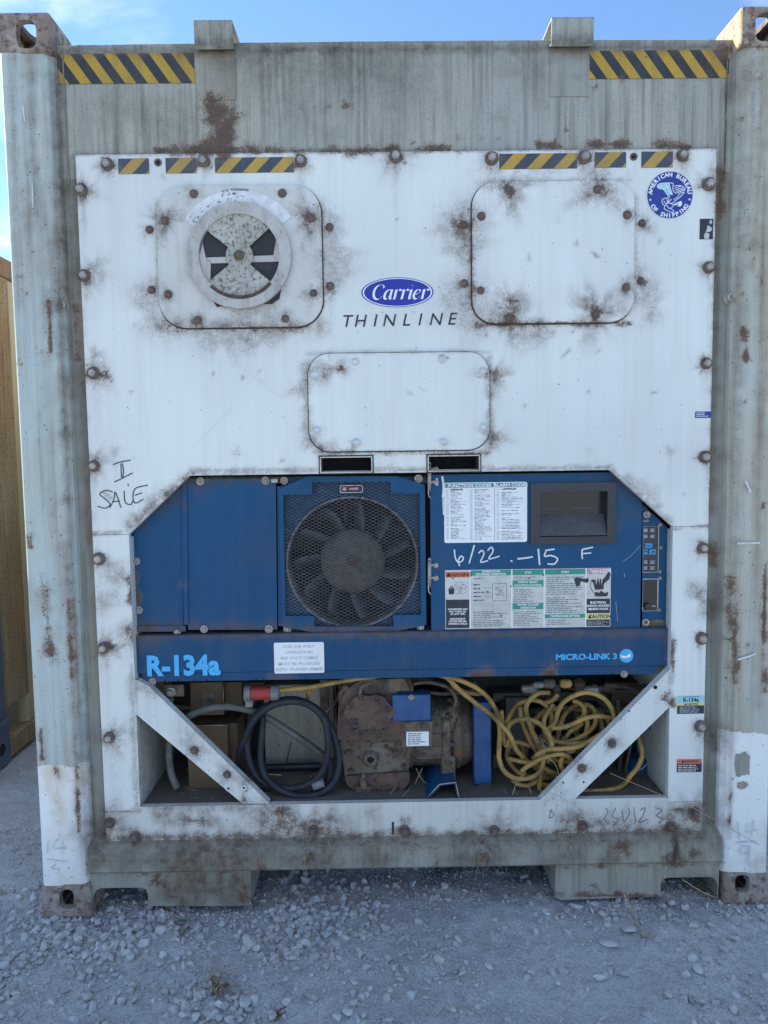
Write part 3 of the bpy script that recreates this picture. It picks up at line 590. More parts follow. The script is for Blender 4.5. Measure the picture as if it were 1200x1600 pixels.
# ------------------------------------------------------------------ the shipping container
box_ = thing('shipping_container', (0, 0, 0), 'weathered grey-green refrigerated shipping container seen end on, white lower posts', 'container')
HW, HT, LEN = 1.219, 2.896, 12.19
def refine(p, d):
    out = [p[0]]
    for a, b in zip(p, p[1:]):
        n = max(1, int(math.dist(a, b) / d)); out += [(a[0] + (b[0] - a[0]) * i / n, a[1] + (b[1] - a[1]) * i / n) for i in range(1, n + 1)]
    return out
# corner posts (folded steel)
for sgn in (-1, 1):
    pr = [(-HW, .17), (-HW, .010), (-HW + .008, .001), (-HW + .062, .001), (-HW + .070, .006), (-HW + .128, .006), (-HW + .142, .012), (-HW + .156, .030), (-HW + .160, YH + .004)]
    pr = [(a * -sgn, b) for a, b in pr]
    if sgn > 0: pr = pr[::-1]
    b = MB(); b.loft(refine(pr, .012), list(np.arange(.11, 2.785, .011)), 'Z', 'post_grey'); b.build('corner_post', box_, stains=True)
# frame plate: header, two side strips, behind the white panel
b = MB(); b.rpatch(-1.062, 1.062, 2.42, 2.822, YH, .010, 'header_grey'); b.box(-1.062, 1.062, YH + .001, .12, 2.40, 2.821, 'header_grey'); b.build('end_header', box_, stains=True)
b = MB(); b.tube([(-1.0, YH + .012, 2.818), (0, YH + .012, 2.822), (1.0, YH + .012, 2.818)], .011, 'header_grey', 8, 30); b.build('header_lip', box_, stains=True)
for sgn in (-1, 1):
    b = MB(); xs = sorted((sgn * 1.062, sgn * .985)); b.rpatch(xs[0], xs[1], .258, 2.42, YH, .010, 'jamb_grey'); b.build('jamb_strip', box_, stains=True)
    b = MB(); xs = sorted((sgn * 1.0385, sgn * 1.0425)); b.box(xs[0], xs[1], YH - .004, YH + .002, 2.40, 2.80, 'frame_grey'); b.build('weld_seam', box_, stains=True)
# bottom sill
pr = refine([(YH + .004, .30), (YH + .004, .262), (.020, .243), (.002, .226), (.0, .158), (.006, .150), (.10, .148)], .012)
b = MB(); b.loft(pr[::-1], list(np.linspace(-1.060, 1.060, 200)), 'X', 'frame_grey'); b.build('bottom_sill', box_, stains=True)
def flange(px0, px1, pyt, pyb, yb=.012, depth=.22, nm='base_flange'):
    x0, x1, z0, z1 = rect(px0, pyt, px1, pyb, yb)
    return x0, x1, z0, z1
# lower flange between casting and lug, and the lugs with their rounded hook openings
for sgn in (-1, 1):
    xi, xo = (.524, .872) if sgn < 0 else (.505, .862)
    b = MB()
    P = [(xi, .151), (1.060, .151), (1.060, .055), (1.046, .088), (1.030, .096), (xo + .022, .096), (xo + .006, .090), (xo, .072), (xo, .030), (xi + .02, .024), (xi, .034)]
    P = [(p[0] * sgn, p[1]) for p in P]; b.prism(P, .010, .020, 'frame_grey'); me = b.mesh('base_lug'); gridded(me, .012); apply_stains(me); o = link('base_lug', me, box_)
    b = MB(); s0, s1 = sorted((xi * sgn, (xi + .008) * sgn)); b.box(s0, s1, .021, .30, .035, .15, 'frame_grey'); s0, s1 = sorted((xo * sgn, (xo - .008) * sgn)); b.box(s0, s1, .021, .30, .035, .15, 'frame_grey')
    b.box(*sorted((xi * sgn, xo * sgn)), .29, .30, .035, .15, 'frame_grey'); b.build('lug_web', box_)
    b = MB(); b.box(*sorted((xi * sgn, xo * sgn)), .0065, .0095, .148, .1535, 'frame_grey'); b.build('weld_seam', box_, bevel=.001, stains=True)
# corner castings with their lashing holes
def oval(cx_, cz_, hw, hh, n=28, e=2 / 3.2):
    return [(cx_ + hw * math.copysign(abs(math.cos(2 * math.pi * i / n)) ** e, math.cos(2 * math.pi * i / n)), cz_ + hh * math.copysign(abs(math.sin(2 * math.pi * i / n)) ** e, math.sin(2 * math.pi * i / n))) for i in range(n)]
def clean(me):
    bm = bmesh.new(); bm.from_mesh(me); bmesh.ops.remove_doubles(bm, verts=bm.verts, dist=1e-5); bmesh.ops.recalc_face_normals(bm, faces=bm.faces); bm.to_mesh(me); bm.free(); return me
def casting(x0, x1, z0, z1, hx, hz, hw, hh, mat, nm='corner_casting'):
    D0, D1 = -.006, .172; sg = -1 if x0 < 0 else 1; w_ = .026
    b = MB(); b.box(x0, x1, D0, D1, z0, z1, mat); me = clean(b.mesh(nm)); o = bpy.data.objects.new(nm, me); C.objects.link(o); tmp = [o]
    m_ = o.modifiers.new('b', 'BEVEL'); m_.width = .011; m_.segments = 3; m_.limit_method = 'NONE'
    cut = []
    b = MB(); b.box(x0 + w_, x1 - w_, D0 + w_, D1 - w_, z0 + .016, z1 - .018, mat); cut.append(b)
    b = MB(); b.prism(oval(hx, hz, hw, hh), D0 - .02, D0 + w_ + .01, mat); cut.append(b)
    for zz in ((z1 - .03, z1 + .02), (z0 - .02, z0 + .03)):
        b = MB(); P = oval((x0 + x1) / 2, (D0 + D1) / 2, .0315, .060); n = len(P); vs = [(a, c_, zz[0]) for a, c_ in P] + [(a, c_, zz[1]) for a, c_ in P]
        b.add(vs, [tuple(range(n)), tuple(range(2 * n - 1, n - 1, -1))] + [(i, i + n, (i + 1) % n + n, (i + 1) % n) for i in range(n)], mat); cut.append(b)
    b = MB(); P = oval((D0 + D1) / 2 + .004, (z0 + z1) / 2, .038, .028); n = len(P); xa, xb = sorted((sg * (abs(x1 if sg > 0 else x0) + .02), sg * (abs(x1 if sg > 0 else x0) - w_ - .01)))
    vs = [(xa, a, c_) for a, c_ in P] + [(xb, a, c_) for a, c_ in P]; b.add(vs, [tuple(range(n)), tuple(range(2 * n - 1, n - 1, -1))] + [(i, i + n, (i + 1) % n + n, (i + 1) % n) for i in range(n)], mat); cut.append(b)
    for q in cut:
        co = bpy.data.objects.new('cut', clean(q.mesh('cut'))); C.objects.link(co); tmp.append(co); m_ = o.modifiers.new('d', 'BOOLEAN'); m_.object = co; m_.operation = 'DIFFERENCE'; m_.solver = 'EXACT'
    bpy.context.view_layer.update(); dg = bpy.context.evaluated_depsgraph_get()
    me = bpy.data.meshes.new_from_object(o.evaluated_get(dg))
    for q in tmp: bpy.data.objects.remove(q)
    me.materials.clear(); me.materials.append(MAT[mat]); me.name = nm
    if mat == 'casting_cream':       # inner side gets a cream with the sunlit look put into its colour
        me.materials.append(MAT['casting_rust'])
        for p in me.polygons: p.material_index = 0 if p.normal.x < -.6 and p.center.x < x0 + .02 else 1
    gridded(me, .012); apply_stains(me); return link(nm, me, box_)
tag(casting(-HW - .002, -1.057, 2.778, HT, at(40.5, 53, -.006).x, at(40.5, 53, -.006).z, .031, .042, 'casting_rust'), 'rusty grey top casting with open oval hole')
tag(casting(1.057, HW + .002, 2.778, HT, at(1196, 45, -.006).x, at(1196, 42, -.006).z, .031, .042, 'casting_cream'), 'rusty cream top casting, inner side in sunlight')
tag(casting(-HW - .003, -1.057, 0, .114, at(104, 1405, -.006).x, at(104, 1405, -.006).z, .024, .034, 'casting_rust'), 'dirty brown bottom casting')
tag(casting(1.070, HW + .003, 0, .114, at(1160, 1381, -.006).x, at(1160, 1381, -.006).z, .025, .030, 'casting_rust'), 'bottom casting with rust ring round its hole')
for sgn in (-1, 1):        # painted web between casting and flange
    b = MB(); xs = sorted((sgn * 1.0575, sgn * 1.0605)); b.box(xs[0], xs[1], .014, .17, .02, .15, 'frame_grey'); b.build('base_gusset', box_)
# lifting brackets: folded open channels over the header
for px0, px1 in ((303, 363), (862, 928)):
    x0 = at(px0, 50, .004).x; x1 = at(px1, 50, .004).x; t_ = .005
    prof = [(YH + .05, 2.822), (YH + .001, 2.806), (.012, 2.790), (.006, 2.796), (.002, 2.866), (.006, 2.872), (YH + .09, 2.874)]
    inner = [(YH + .05, 2.828), (YH + .001, 2.813), (.017, 2.798), (.013, 2.800), (.008, 2.862), (.011, 2.866), (YH + .09, 2.868)]
    b = MB(); b.loft(prof, [x0, x1], 'X', 'header_grey'); b.loft(inner[::-1], [x0, x1], 'X', 'header_grey')
    for q in (x0, x1): b.add([(q, y, z) for y, z in prof] + [(q, y, z) for y, z in inner], [(i, i + 1, i + 1 + 7, i + 7) for i in range(6)], 'header_grey')
    me = b.mesh('lifting_bracket'); bm = bmesh.new(); bm.from_mesh(me); bmesh.ops.remove_doubles(bm, verts=bm.verts, dist=1e-5); bmesh.ops.recalc_face_normals(bm, faces=bm.faces); bm.to_mesh(me); bm.free(); gridded(me, .012); apply_stains(me); br = link('lifting_bracket', me, box_)
    b = MB(); b.rpatch(x0 + .004, x1 - .002, 2.655, 2.800, YH - .003, .01, 'frame_grey'); b.walls([(x0 + .004, 2.655), (x1 - .002, 2.655), (x1 - .002, 2.80), (x0 + .004, 2.80)], YH - .003, YH + .001, 'frame_grey'); b.build('bracket_plate', br, stains=True)
# hazard tape on the header
def hazard(pts, Y, n, lean, parent, ymat, bmat, first_yellow=True, nm='hazard_tape'):
    """pts: X0 X1 Z0 Z1; n stripe pairs; lean: stripe shift over the height"""
    x0, x1, z0, z1 = pts; b = MB(); h = z1 - z0; wd = (x1 - x0) / n / 2; k = -6
    b.box(x0, x1, Y, Y + .0012, z0, z1, bmat)
    while True:
        a = x0 + k * wd; k += 2
        if a > x1 + abs(lean): break
        P = [(a, z0), (a + wd, z0), (a + wd + lean, z1), (a + lean, z1)]
        for ax, sg in ((x0, 1), (x1, -1)):
            Q = []
            for i in range(len(P)):
                p, q = P[i], P[(i + 1) % len(P)]; ip, iq = (p[0] - ax) * sg >= 0, (q[0] - ax) * sg >= 0
                if ip: Q.append(p)
                if ip != iq: f = (ax - p[0]) / (q[0] - p[0]); Q.append((ax, p[1] + f * (q[1] - p[1])))
            P = Q
            if len(P) < 3: break
        if len(P) >= 3: b.poly(P, Y - .0004, ymat)
    me = gridded(b.mesh(nm), .012); apply_stains(me); return link(nm, me, parent)
hazard(rect(90, 84, 304, 131, YH), YH - .002, 6.1, -.064, box_, 'tape_yellow', 'tape_black')
hazard(rect(914, 79, 1139, 123, YH), YH - .002, 6.4, -.064, box_, 'tape_yellow', 'tape_black')
# earthing lugs on the jamb strips
for px, py in ((98, 478), (1140, 466)):
    p = at(px, py, YH); b = MB(); b.lathe([(0, .022), (-.004, .022), (-.005, .016), (-.020, .016), (-.022, .014), (-.022, .008), (-.008, .008)], p.x, YH, p.z, 'Y', 20, 'bolt_zinc', True, False); b.lathe([(-.008, .008), (-.0082, .001)], p.x, YH, p.z, 'Y', 12, 'dark_hole', False, False); b.build('frame_lug', box_)
# side walls, roof, floor, rear end
for sgn in (-1, 1):
    b = MB(); xs = sorted((sgn * (HW - .002), sgn * (HW - .05))); b.box(xs[0], xs[1], .165, LEN - .02, .16, 2.80, 'side_wall'); b.build('side_wall', box_)
    b = MB(); xs = sorted((sgn * HW, sgn * (HW - .06))); b.box(xs[0], xs[1], .179, LEN - .02, .05, .16, 'side_wall'); b.build('bottom_rail', box_)
b = MB(); b.box(-HW + .05, HW - .05, .121, LEN - .02, 2.74, 2.81, 'side_wall'); b.build('roof', box_)
b = MB(); b.box(-HW + .05, HW - .05, .30, LEN - .02, .15, .19, 'liner_dark')
for i in range(14): b.box(-HW + .06, HW - .06, .45 + i * .8, .50 + i * .8, .05, .15, 'liner_dark')
b.build('underframe', box_)
b = MB(); b.box(-HW + .05, HW - .05, LEN - .02, LEN, .12, 2.85, 'side_wall'); b.build('rear_end', box_)
# chalk and scratches on the posts, and two bare grey patches in the white paint
def mark(nm, Ls, w, Y, mat='chalk', parent=None):
    b = MB()
    for L in Ls: b.stroke([xz(*q, 0) for q in L], w, Y, mat)
    return b.build(nm, parent or box_)
cy = -.0028
for Ls in ([[(76, 1312), (74, 1332)]], [[(90, 1310), (84, 1324), (104, 1325)], [(99, 1312), (98, 1334)]], [[(74, 1342), (106, 1347)]], [[(88, 1350), (80, 1356), (92, 1358), (88, 1366)]]): mark('chalk_numeral', Ls, .0035, cy)
for Ls in ([[(1153, 1284), (1155, 1312)]], [[(1170, 1286), (1166, 1300), (1182, 1296)], [(1177, 1281), (1174, 1306)]], [[(1150, 1317), (1182, 1314)]], [[(1172, 1324), (1162, 1322), (1156, 1330), (1166, 1334), (1172, 1322), (1168, 1345)]]): mark('chalk_numeral', Ls, .005, cy)
for L in ([(1152, 849), (1186, 848)], [(1153, 1030), (1170, 1025), (1180, 1021)], [(1165, 752), (1172, 768)]): mark('chalk_dash', [L], .006, cy)
for L in ([(51, 287), (52, 325)], [(36, 166), (39, 190)]): mark('paint_scratch', [L], .003, cy)
def jag(pts, k=3.0, n=5):
    out = []
    for i in range(len(pts)):
        a, c_ = pts[i], pts[(i + 1) % len(pts)]
        for j in range(n): t_ = j / n; out.append((a[0] + (c_[0] - a[0]) * t_ + rnd.gauss(0, k * .3), a[1] + (c_[1] - a[1]) * t_ + rnd.gauss(0, k * .3)))
    return out
for P in ([(1149, 1180), (1166, 1175), (1173, 1182), (1184, 1180), (1182, 1190), (1174, 1195), (1172, 1210), (1158, 1214), (1150, 1213)], [(1153, 1224), (1162, 1221), (1171, 1228), (1164, 1235), (1153, 1232)]):
    b = MB(); b.poly([xz(*q, 0) for q in jag(P)], .0044, 'frame_grey'); b.build('bare_patch', box_)

# ------------------------------------------------------------------ the refrigeration unit
unit = thing('refrigeration_unit', (0, YP, .25), 'white refrigeration unit with blue centre section bolted into the container end', 'cooling unit')
PL, PR, PT, PB = -1.010, 1.007, at(600, 237, YP).z, at(600, 1309, YP).z     # outline of the white panel
ZS = at(600, 739, YP).z                                                   # lower edge above the blue section
ZC = at(600, 829, YP).z                                                   # seam panel / columns
ZR = at(600, 1261, YP).z                                                  # seam columns / rail
XLi, XRi = at(204, 900, YP).x, at(1050, 900, YP).x                        # inner edges of the columns
XL2, XR2 = at(296, 740, YP).x, at(953, 737, YP).x                         # ends of the top edge of the blue section
sl1 = rect(502, 715, 580, 737, YP); sl2 = rect(670, 713, 748, 735, YP)
zs0, zs1 = (sl1[2] + sl2[2]) / 2 , (sl1[3] + sl2[3]) / 2
b = MB(); st = .0085; M_ = 'white_panel'
b.rpatch(PL, PR, zs1, PT, YP, st, M_)
for a, c_ in ((XL2, sl1[0]), (sl1[1], sl2[0]), (sl2[1], XR2)): b.rpatch(a, c_, ZS, zs1, YP, st, M_)
for s_ in (sl1, sl2):
    b.rpatch(s_[0], s_[1], ZS, zs0, YP, st, M_)
    b.walls([(s_[0], zs0), (s_[1], zs0), (s_[1], zs1), (s_[0], zs1)], YP, YP + .09, 'oily_iron'); b.rpatch(s_[0], s_[1], zs0, zs1, YP + .09, .05, 'dark_hole')
b.patch((PL, ZS), (XL2, ZS), (XL2, zs1), (PL, zs1), YP, st, M_); b.patch((XR2, ZS), (PR, ZS), (PR, zs1), (XR2, zs1), YP, st, M_)
b.patch((PL, ZC), (XLi, ZC), (XL2, ZS), (PL, ZS), YP, st, M_); b.patch((XRi, ZC), (PR, ZC), (PR, ZS), (XR2, ZS), YP, st, M_)
b.walls([(PL, ZC), (XLi, ZC), (XL2, ZS), (XR2, ZS), (XRi, ZC), (PR, ZC), (PR, PT), (PL, PT)], YP, YP + .022, M_)
front = b.build('front_panel', unit, stains=True)
fasten(BOLT_BIG, front, B_TOP + B_LEFT + B_RIGHT, YP); fasten(BOLT_MID, front, B_PAN, YP)
for px, py in ((247, 254), (990, 245)):
    p = at(px, py, YP); b = MB(); b.lathe([(0, .012), (-.002, .012), (-.002, .007), (0.004, .006)], p.x, YP, p.z, 'Y', 16, 'bolt_rust', True, False); b.lathe([(-.0006, .0075), (-.0008, .0005)], p.x, YP, p.z, 'Y', 12, 'dark_hole', False, False); b.build('empty_bolt_hole', front)
# slot frames
for s_ in (sl1, sl2):
    w_ = .0042; x0, x1, z0, z1 = s_[0], s_[1], zs0, zs1; g = MB(); e_ = w_ + .004
    for q in ((x0 - e_, x0 - w_ + .001, z0 - e_, z1 + e_), (x1 + w_ - .001, x1 + e_, z0 - e_, z1 + e_), (x0 - w_, x1 + w_, z1 + w_ - .001, z1 + e_), (x0 - w_, x1 + w_, z0 - e_ + .001, z0 - w_ + .001)): g.box(q[0], q[1], YP - .002, YP + .001, q[2], q[3], 'gasket')
    g.build('gasket', front); b = MB()
    b.box(x0 - w_, x1 + w_, YP - .008, YP + .002, z1, z1 + w_, 'white_rail'); b.box(x0 - w_, x1 + w_, YP - .008, YP + .002, z0 - w_, z0, 'white_rail'); b.box(x0 - w_, x0, YP - .008, YP + .002, z0 + .0002, z1 - .0002, 'white_rail'); b.box(x1, x1 + w_, YP - .008, YP + .002, z0 + .0002, z1 - .0002, 'white_rail')
    b.build('slot_frame', front, bevel=.0015, stains=True)
# hazard tapes along the top edge
for a in ((185, 248, 233, 272), (259, 247, 307, 271), (336, 246, 459, 270), (780, 240, 902, 264), (929, 238, 978, 262), (1002, 237, 1051, 262)):
    r_ = rect(*a, YP); hazard(r_, YP - .0016, (r_[1] - r_[0]) / .0855, .046, front, 'tape_yellow_clean', 'tape_black_clean')
# covers
def cover(a, mat, bolts, bm_, rad, nm, Yf=YP - .014):
    x0, x1, z0, z1 = rect(*a, Yf); g = MB(); g.prism(roundrect(x0 - .0035, x1 + .0035, z0 - .004, z1 + .003, rad + .003, 8), YP - .003, YP + .001, 'gasket'); b = MB(); b.prism(roundrect(x0, x1, z0, z1, rad, 8), Yf, YP - .0032, mat); me = b.mesh(nm); gridded(me, .010); apply_stains(me); o = link(nm, me, unit)
    m_ = o.modifiers.new('bevel', 'BEVEL'); m_.width = .005; m_.segments = 3; m_.limit_method = 'ANGLE'; m_.angle_limit = R(60)
    g.build('gasket', o); fasten(bm_, o, bolts, Yf); return o
cv1 = cover((246, 290, 503, 511), 'cover_grey', B_COV1, BOLT_MID, .085, 'vent_cover')
cv2 = cover((738, 283, 991, 504), 'white_panel', B_COV2, BOLT_MID, .075, 'access_cover')
tag(cv2, 'large square blank cover on the right')
cv3 = cover((482, 551, 765, 704), 'white_panel', B_COV3, BOLT_WHITE, .070, 'access_cover')
tag(cv3, 'wide rounded blank cover below the brand name')
# fresh air vent on the left cover
YV = YP - .014; K = 1 / 483.0
c0 = at(375, 401, YV); cx, cz = c0.x, c0.z
def vp(px, py): q = at(px, py, YV - .01); return (q.x, q.z)
b = MB(); b.prism([vp(318, 320), vp(437, 318), vp(441, 440), vp(436, 466), vp(424, 474), vp(352, 476), vp(338, 479), vp(331, 468)], YV - .0015, YV, 'vent_dark'); b.build('vent_opening', cv1)
b = MB(); b.lathe([(-.003, 64 * K), (-.0035, .001)], cx, YV, cz, 'Y', 40, 'vent_dark', False, False); b.build('insect_screen', cv1)
def ring(r0, r1, a0, a1, y, n=48, sq=1.0):
    o_ = [(cx + r1 * math.cos(R(a0 + (a1 - a0) * i / n)), cz + sq * r1 * math.sin(R(a0 + (a1 - a0) * i / n))) for i in range(n + 1)]
    i_ = [(cx + r0 * math.cos(R(a0 + (a1 - a0) * i / n)), cz + sq * r0 * math.sin(R(a0 + (a1 - a0) * i / n))) for i in range(n + 1)]
    return o_, i_
def ringmesh(b, r0, r1, a0, a1, y0, y1, mat, n=48):
    o_, i_ = ring(r0, r1, a0, a1, y0, n); vs = [(x, y0, z) for x, z in o_] + [(x, y0, z) for x, z in i_] + [(x, y1, z) for x, z in o_] + [(x, y1, z) for x, z in i_]; m_ = n + 1
    fs = []
    for k in range(n): fs += [(k, k + 1, k + 1 + m_, k + m_), (k, k + 2 * m_, k + 1 + 2 * m_, k + 1), (k + m_, k + 1 + m_, k + 1 + 3 * m_, k + 3 * m_)]
    if abs(a1 - a0) < 359: fs += [(0, m_, 3 * m_, 2 * m_), (n, n + 2 * m_, n + 3 * m_, n + m_)]
    b.add(vs, fs, mat)
b = MB(); b.prism([vp(322, 402), vp(440, 398), vp(438, 408), vp(330, 411)], YV - .007, YV - .004, 'vent_rim'); b.prism([vp(316, 378), vp(321, 402), vp(329, 411), vp(328, 444), vp(315, 425), vp(311, 400)], YV - .0075, YV - .0043, 'vent_rim'); b.prism([vp(431, 374), vp(427, 399), vp(440, 398), vp(437, 384)], YV - .0072, YV - .0041, 'vent_rim'); b.build('fixed_shutter', cv1)
b = MB()
for a0, a1 in ((41, 142), (219, 320)):
    ringmesh(b, .002, 63 * K, a0, a1, YV - .013, YV - .010, 'vent_lichen', 24)
b.lathe([(-.010, 21 * K), (-.014, 20 * K), (-.0155, .002)], cx, YV, cz, 'Y', 32, 'vent_lichen', False, False)
me = b.mesh('vent_disc'); gridded(me, .012); apply_stains(me); disc = link('vent_disc', me, cv1)
b = MB(); ringmesh(b, 61 * K, 79 * K, 0, 360, YV - .019, YV - .002, 'vent_rim', 72); me = b.mesh('vent_rim'); gridded(me, .014); apply_stains(me); o = link('vent_rim', me, cv1); m_ = o.modifiers.new('bevel', 'BEVEL'); m_.width = .003; m_.segments = 2; m_.limit_method = 'ANGLE'; m_.angle_limit = R(50)
b = MB(); b.lathe([(-.0155, .017), (-.022, .015), (-.028, .009), (-.034, .008), (-.036, .003)], cx, YV, cz, 'Y', 16, 'oily_iron', True); b.build('vent_knob', cv1)
b = MB(); ringmesh(b, 60 * K, 65 * K, 226, 318, YV - .0215, YV - .019, 'rusty_iron', 30); b.build('rust_gap', cv1)
b = MB(); r_ = rnd
ringmesh(b, 80 * K, 99 * K, 36, 146, YV - .0025, YV - .0005, 'decal_scale', 40)
for i in range(46):
    a = R(rnd.uniform(84, 143)); rr = rnd.uniform(83, 96) * K; q = .0022 * rnd.uniform(.5, 1.4)
    b.poly([(cx + rr * math.cos(a) - q, cz + rr * math.sin(a) - q), (cx + rr * math.cos(a) + q, cz + rr * math.sin(a) - q), (cx + rr * math.cos(a) + q, cz + rr * math.sin(a) + q)], YV - .0031, 'decal_text')
for i, ch in enumerate('AIR EXCHANGE'):
    a = 103 - i * 1.95; rr = 100 * K; b.text(ch, cx + rr * math.cos(R(a)), cz + rr * math.sin(R(a)) - .006, .0065, YV - .0032, 'decal_text', 'CENTER', 0, .0004, rot=R(a - 90))
b.build('scale_label', cv1)

# ------------------------------------------------------------------ marks on the white panel
YM = YP - .0012
e = at(621, 457, YP); ex, ez = e.x, e.z; rx, rz = 55.5 * K, 22.5 * K
b = MB()
ell = lambda s_: [(ex + (rx * s_) * math.cos(2 * math.pi * i / 64), ez + (rz * s_ - (1 - s_) * .012) * math.sin(2 * math.pi * i / 64)) for i in range(64)]
b.poly(ell(1.0), YM, 'logo_blue'); b.poly(ell(.965), YM - .0002, 'decal_white'); b.poly(ell(.925), YM - .0004, 'logo_blue')
G = {'C': ([[(1.02, 1.12), (.98, 1.36), (.68, 1.46), (.3, 1.28), (.1, .8), (.2, .25), (.5, .02), (.8, .08), (1.02, .32)]], 1.16),
     'a': ([[(.72, .82), (.45, .98), (.14, .66), (.1, .2), (.3, .02), (.56, .24), (.74, .95)], [(.74, .98), (.68, .25), (.76, .02), (.94, .14)]], .98),
     'r': ([[(.0, .82), (.16, .96), (.2, .8), (.14, 0)], [(.17, .55), (.34, .86), (.54, .98), (.68, .84)]], .76),
     'i': ([[(.02, .82), (.17, .96), (.2, .8), (.14, .18), (.22, .02), (.38, .12)], [(.22, 1.32), (.24, 1.40)]], .46),
     'e': ([[(.1, .45), (.5, .56), (.66, .8), (.48, .98), (.2, .78), (.08, .35), (.25, .02), (.5, .05), (.7, .25)]], .84)}
xh = 15.2 * K; xo = ex - 40 * K
for ch in 'Carrier':
    gl, adv = G[ch]
    for L in gl: b.stroke([(xo + (p[0] + p[1] * .2) * xh, ez - 10.5 * K + p[1] * xh) for p in L], .0062, YM - .0008, 'decal_white', 6, R(18))
    xo += adv * xh
b.build('brand_emblem', front)
b = MB()
for ch, px in zip('THINLINE', (541, 562, 585, 607, 634, 655, 680, 705)):
    q = at(px, 511 - (px - 541) * .022, YP); b.text(ch, q.x, q.z, 18.2 * K, YM, 'marker_black', 'CENTER', .22, .0002)
q = at(713, 491, YP); b.text('TM', q.x, q.z, .003, YM, 'marker_black', 'CENTER')
b.build('brand_lettering', front)
# round society emblem
e = at(1046.5, 305, YP); ex, ez, rr = e.x, e.z, 36 * K
b = MB(); circ = lambda q: [(ex + q * math.cos(2 * math.pi * i / 56), ez + q * math.sin(2 * math.pi * i / 56)) for i in range(56)]
b.poly(circ(rr), YM, 'decal_white'); b.poly(circ(rr * .972), YM - .0002, 'decal_blue')
for s_, a0, a1, up in (('AMERICAN BUREAU', 172, 8, True), ('OF SHIPPING', 214, 326, False)):
    for i, ch in enumerate(s_):
        a = a0 + (a1 - a0) * i / (len(s_) - 1); r1 = rr * (.755 if up else .93)
        if ch != ' ': b.text(ch, ex + r1 * math.cos(R(a)), ez + r1 * math.sin(R(a)), rr * .17, YM - .0005, 'decal_white', 'CENTER', 0, .0007, rot=R(a - 90 if up else a + 90))
for sg in (-1, 1):
    P = []
    for i in range(10): q = rr * (.065 if i % 2 == 0 else .028); P.append((ex + sg * rr * .84 + q * math.sin(i * math.pi / 5), ez - rr * .19 + q * math.cos(i * math.pi / 5)))
    b.poly(P, YM - .0005, 'decal_white')
def em(x, y): return (ex + (x - 480) / 300 * rr, ez - (y - 465) / 312 * rr)
b.poly([em(*p) for p in ((310, 350), (350, 318), (460, 308), (478, 380), (512, 462), (455, 470), (425, 420), (390, 385), (335, 378))], YM - .0004, 'decal_aqua')
for L in ([(310, 350), (350, 318), (460, 308), (520, 315)], [(310, 350), (340, 380), (390, 388), (430, 440), (460, 475)], [(335, 365), (440, 330)], [(390, 388), (465, 350)], [(430, 320), (470, 420), (515, 465)], [(465, 312), (490, 400), (515, 465)], [(520, 315), (515, 390), (545, 435), (590, 430), (665, 400)], [(530, 350), (610, 345), (670, 380), (660, 405)], [(540, 380), (620, 350)], [(545, 400), (640, 375)], [(560, 420), (660, 390)], [(670, 425), (600, 450), (580, 490), (530, 520)], [(670, 425), (640, 460), (590, 510), (540, 540)], [(380, 520), (440, 500), (480, 480)], [(375, 530), (390, 580), (420, 600), (450, 560), (440, 520)], [(400, 540), (440, 580), (480, 540), (500, 520)], [(420, 600), (410, 640), (460, 670), (520, 690), (530, 665), (490, 640)], [(440, 600), (480, 640), (520, 610), (560, 570), (600, 560)], [(470, 500), (460, 560), (510, 570), (550, 540)], [(560, 580), (600, 610), (630, 590), (625, 550), (590, 560)], [(480, 570), (530, 590), (570, 590)]):
    b.stroke([em(*p) for p in L], .0021, YM - .0005, 'decal_white', 4)
b.poly([em(*p) for p in ((575, 570), (630, 550), (632, 590), (600, 612))], YM - .0008, 'decal_white')
b.build('society_emblem', front)
# small labels
b = MB(); r_ = rect(1093, 342, 1114, 374, YP); b.poly([(r_[0], r_[2]), (r_[1], r_[2]), (r_[1], r_[3]), (r_[0], r_[3])], YM, 'decal_black')
def ps(x, y, a=(990, 250), s_=140 / 1200): return xz(a[0] + x * s_, a[1] + y * s_, YP)
b.poly([ps(*p) for p in ((945, 1055), (940, 1010), (960, 970), (1010, 985), (1015, 1010), (1000, 1060))], YM - .0003, 'decal_dirty'); b.poly([ps(*p) for p in ((960, 960), (985, 920), (975, 905), (995, 875), (1045, 910), (1040, 950), (1000, 968))], YM - .0003, 'decal_dirty'); b.poly([ps(*p) for p in ((1015, 815), (1040, 800), (1050, 840), (1030, 862), (1012, 845))], YM - .0003, 'decal_dirty')
b.build('torn_sticker', front)
def lines(b, x0, x1, z0, z1, n, Y, mat, h=.5, fill=(.5, .95), word=None):
    dz = (z1 - z0) / n
    for i in range(n):
        z = z1 - (i + .5) * dz; xe = x0 + (x1 - x0) * rnd.uniform(*fill); x = x0; wd = word or (x1 - x0) * .16
        while x < xe:
            w_ = min(wd * rnd.uniform(.4, 1.3), xe - x); b.poly([(x, z - dz * h / 2), (x + w_, z - dz * h / 2), (x + w_, z + dz * h / 2), (x, z + dz * h / 2)], Y, mat); x += w_ + wd * .22
b = MB(); r_ = rect(1086, 643, 1111, 653, YP); b.poly(roundrect(*r_, .0015, 2), YM, 'decal_blue'); lines(b, r_[0] + .004, r_[1] - .004, r_[2] + .003, r_[3] - .002, 3, YM - .0004, 'decal_white', .4, (.6, 1.)); b.build('small_blue_label', front)
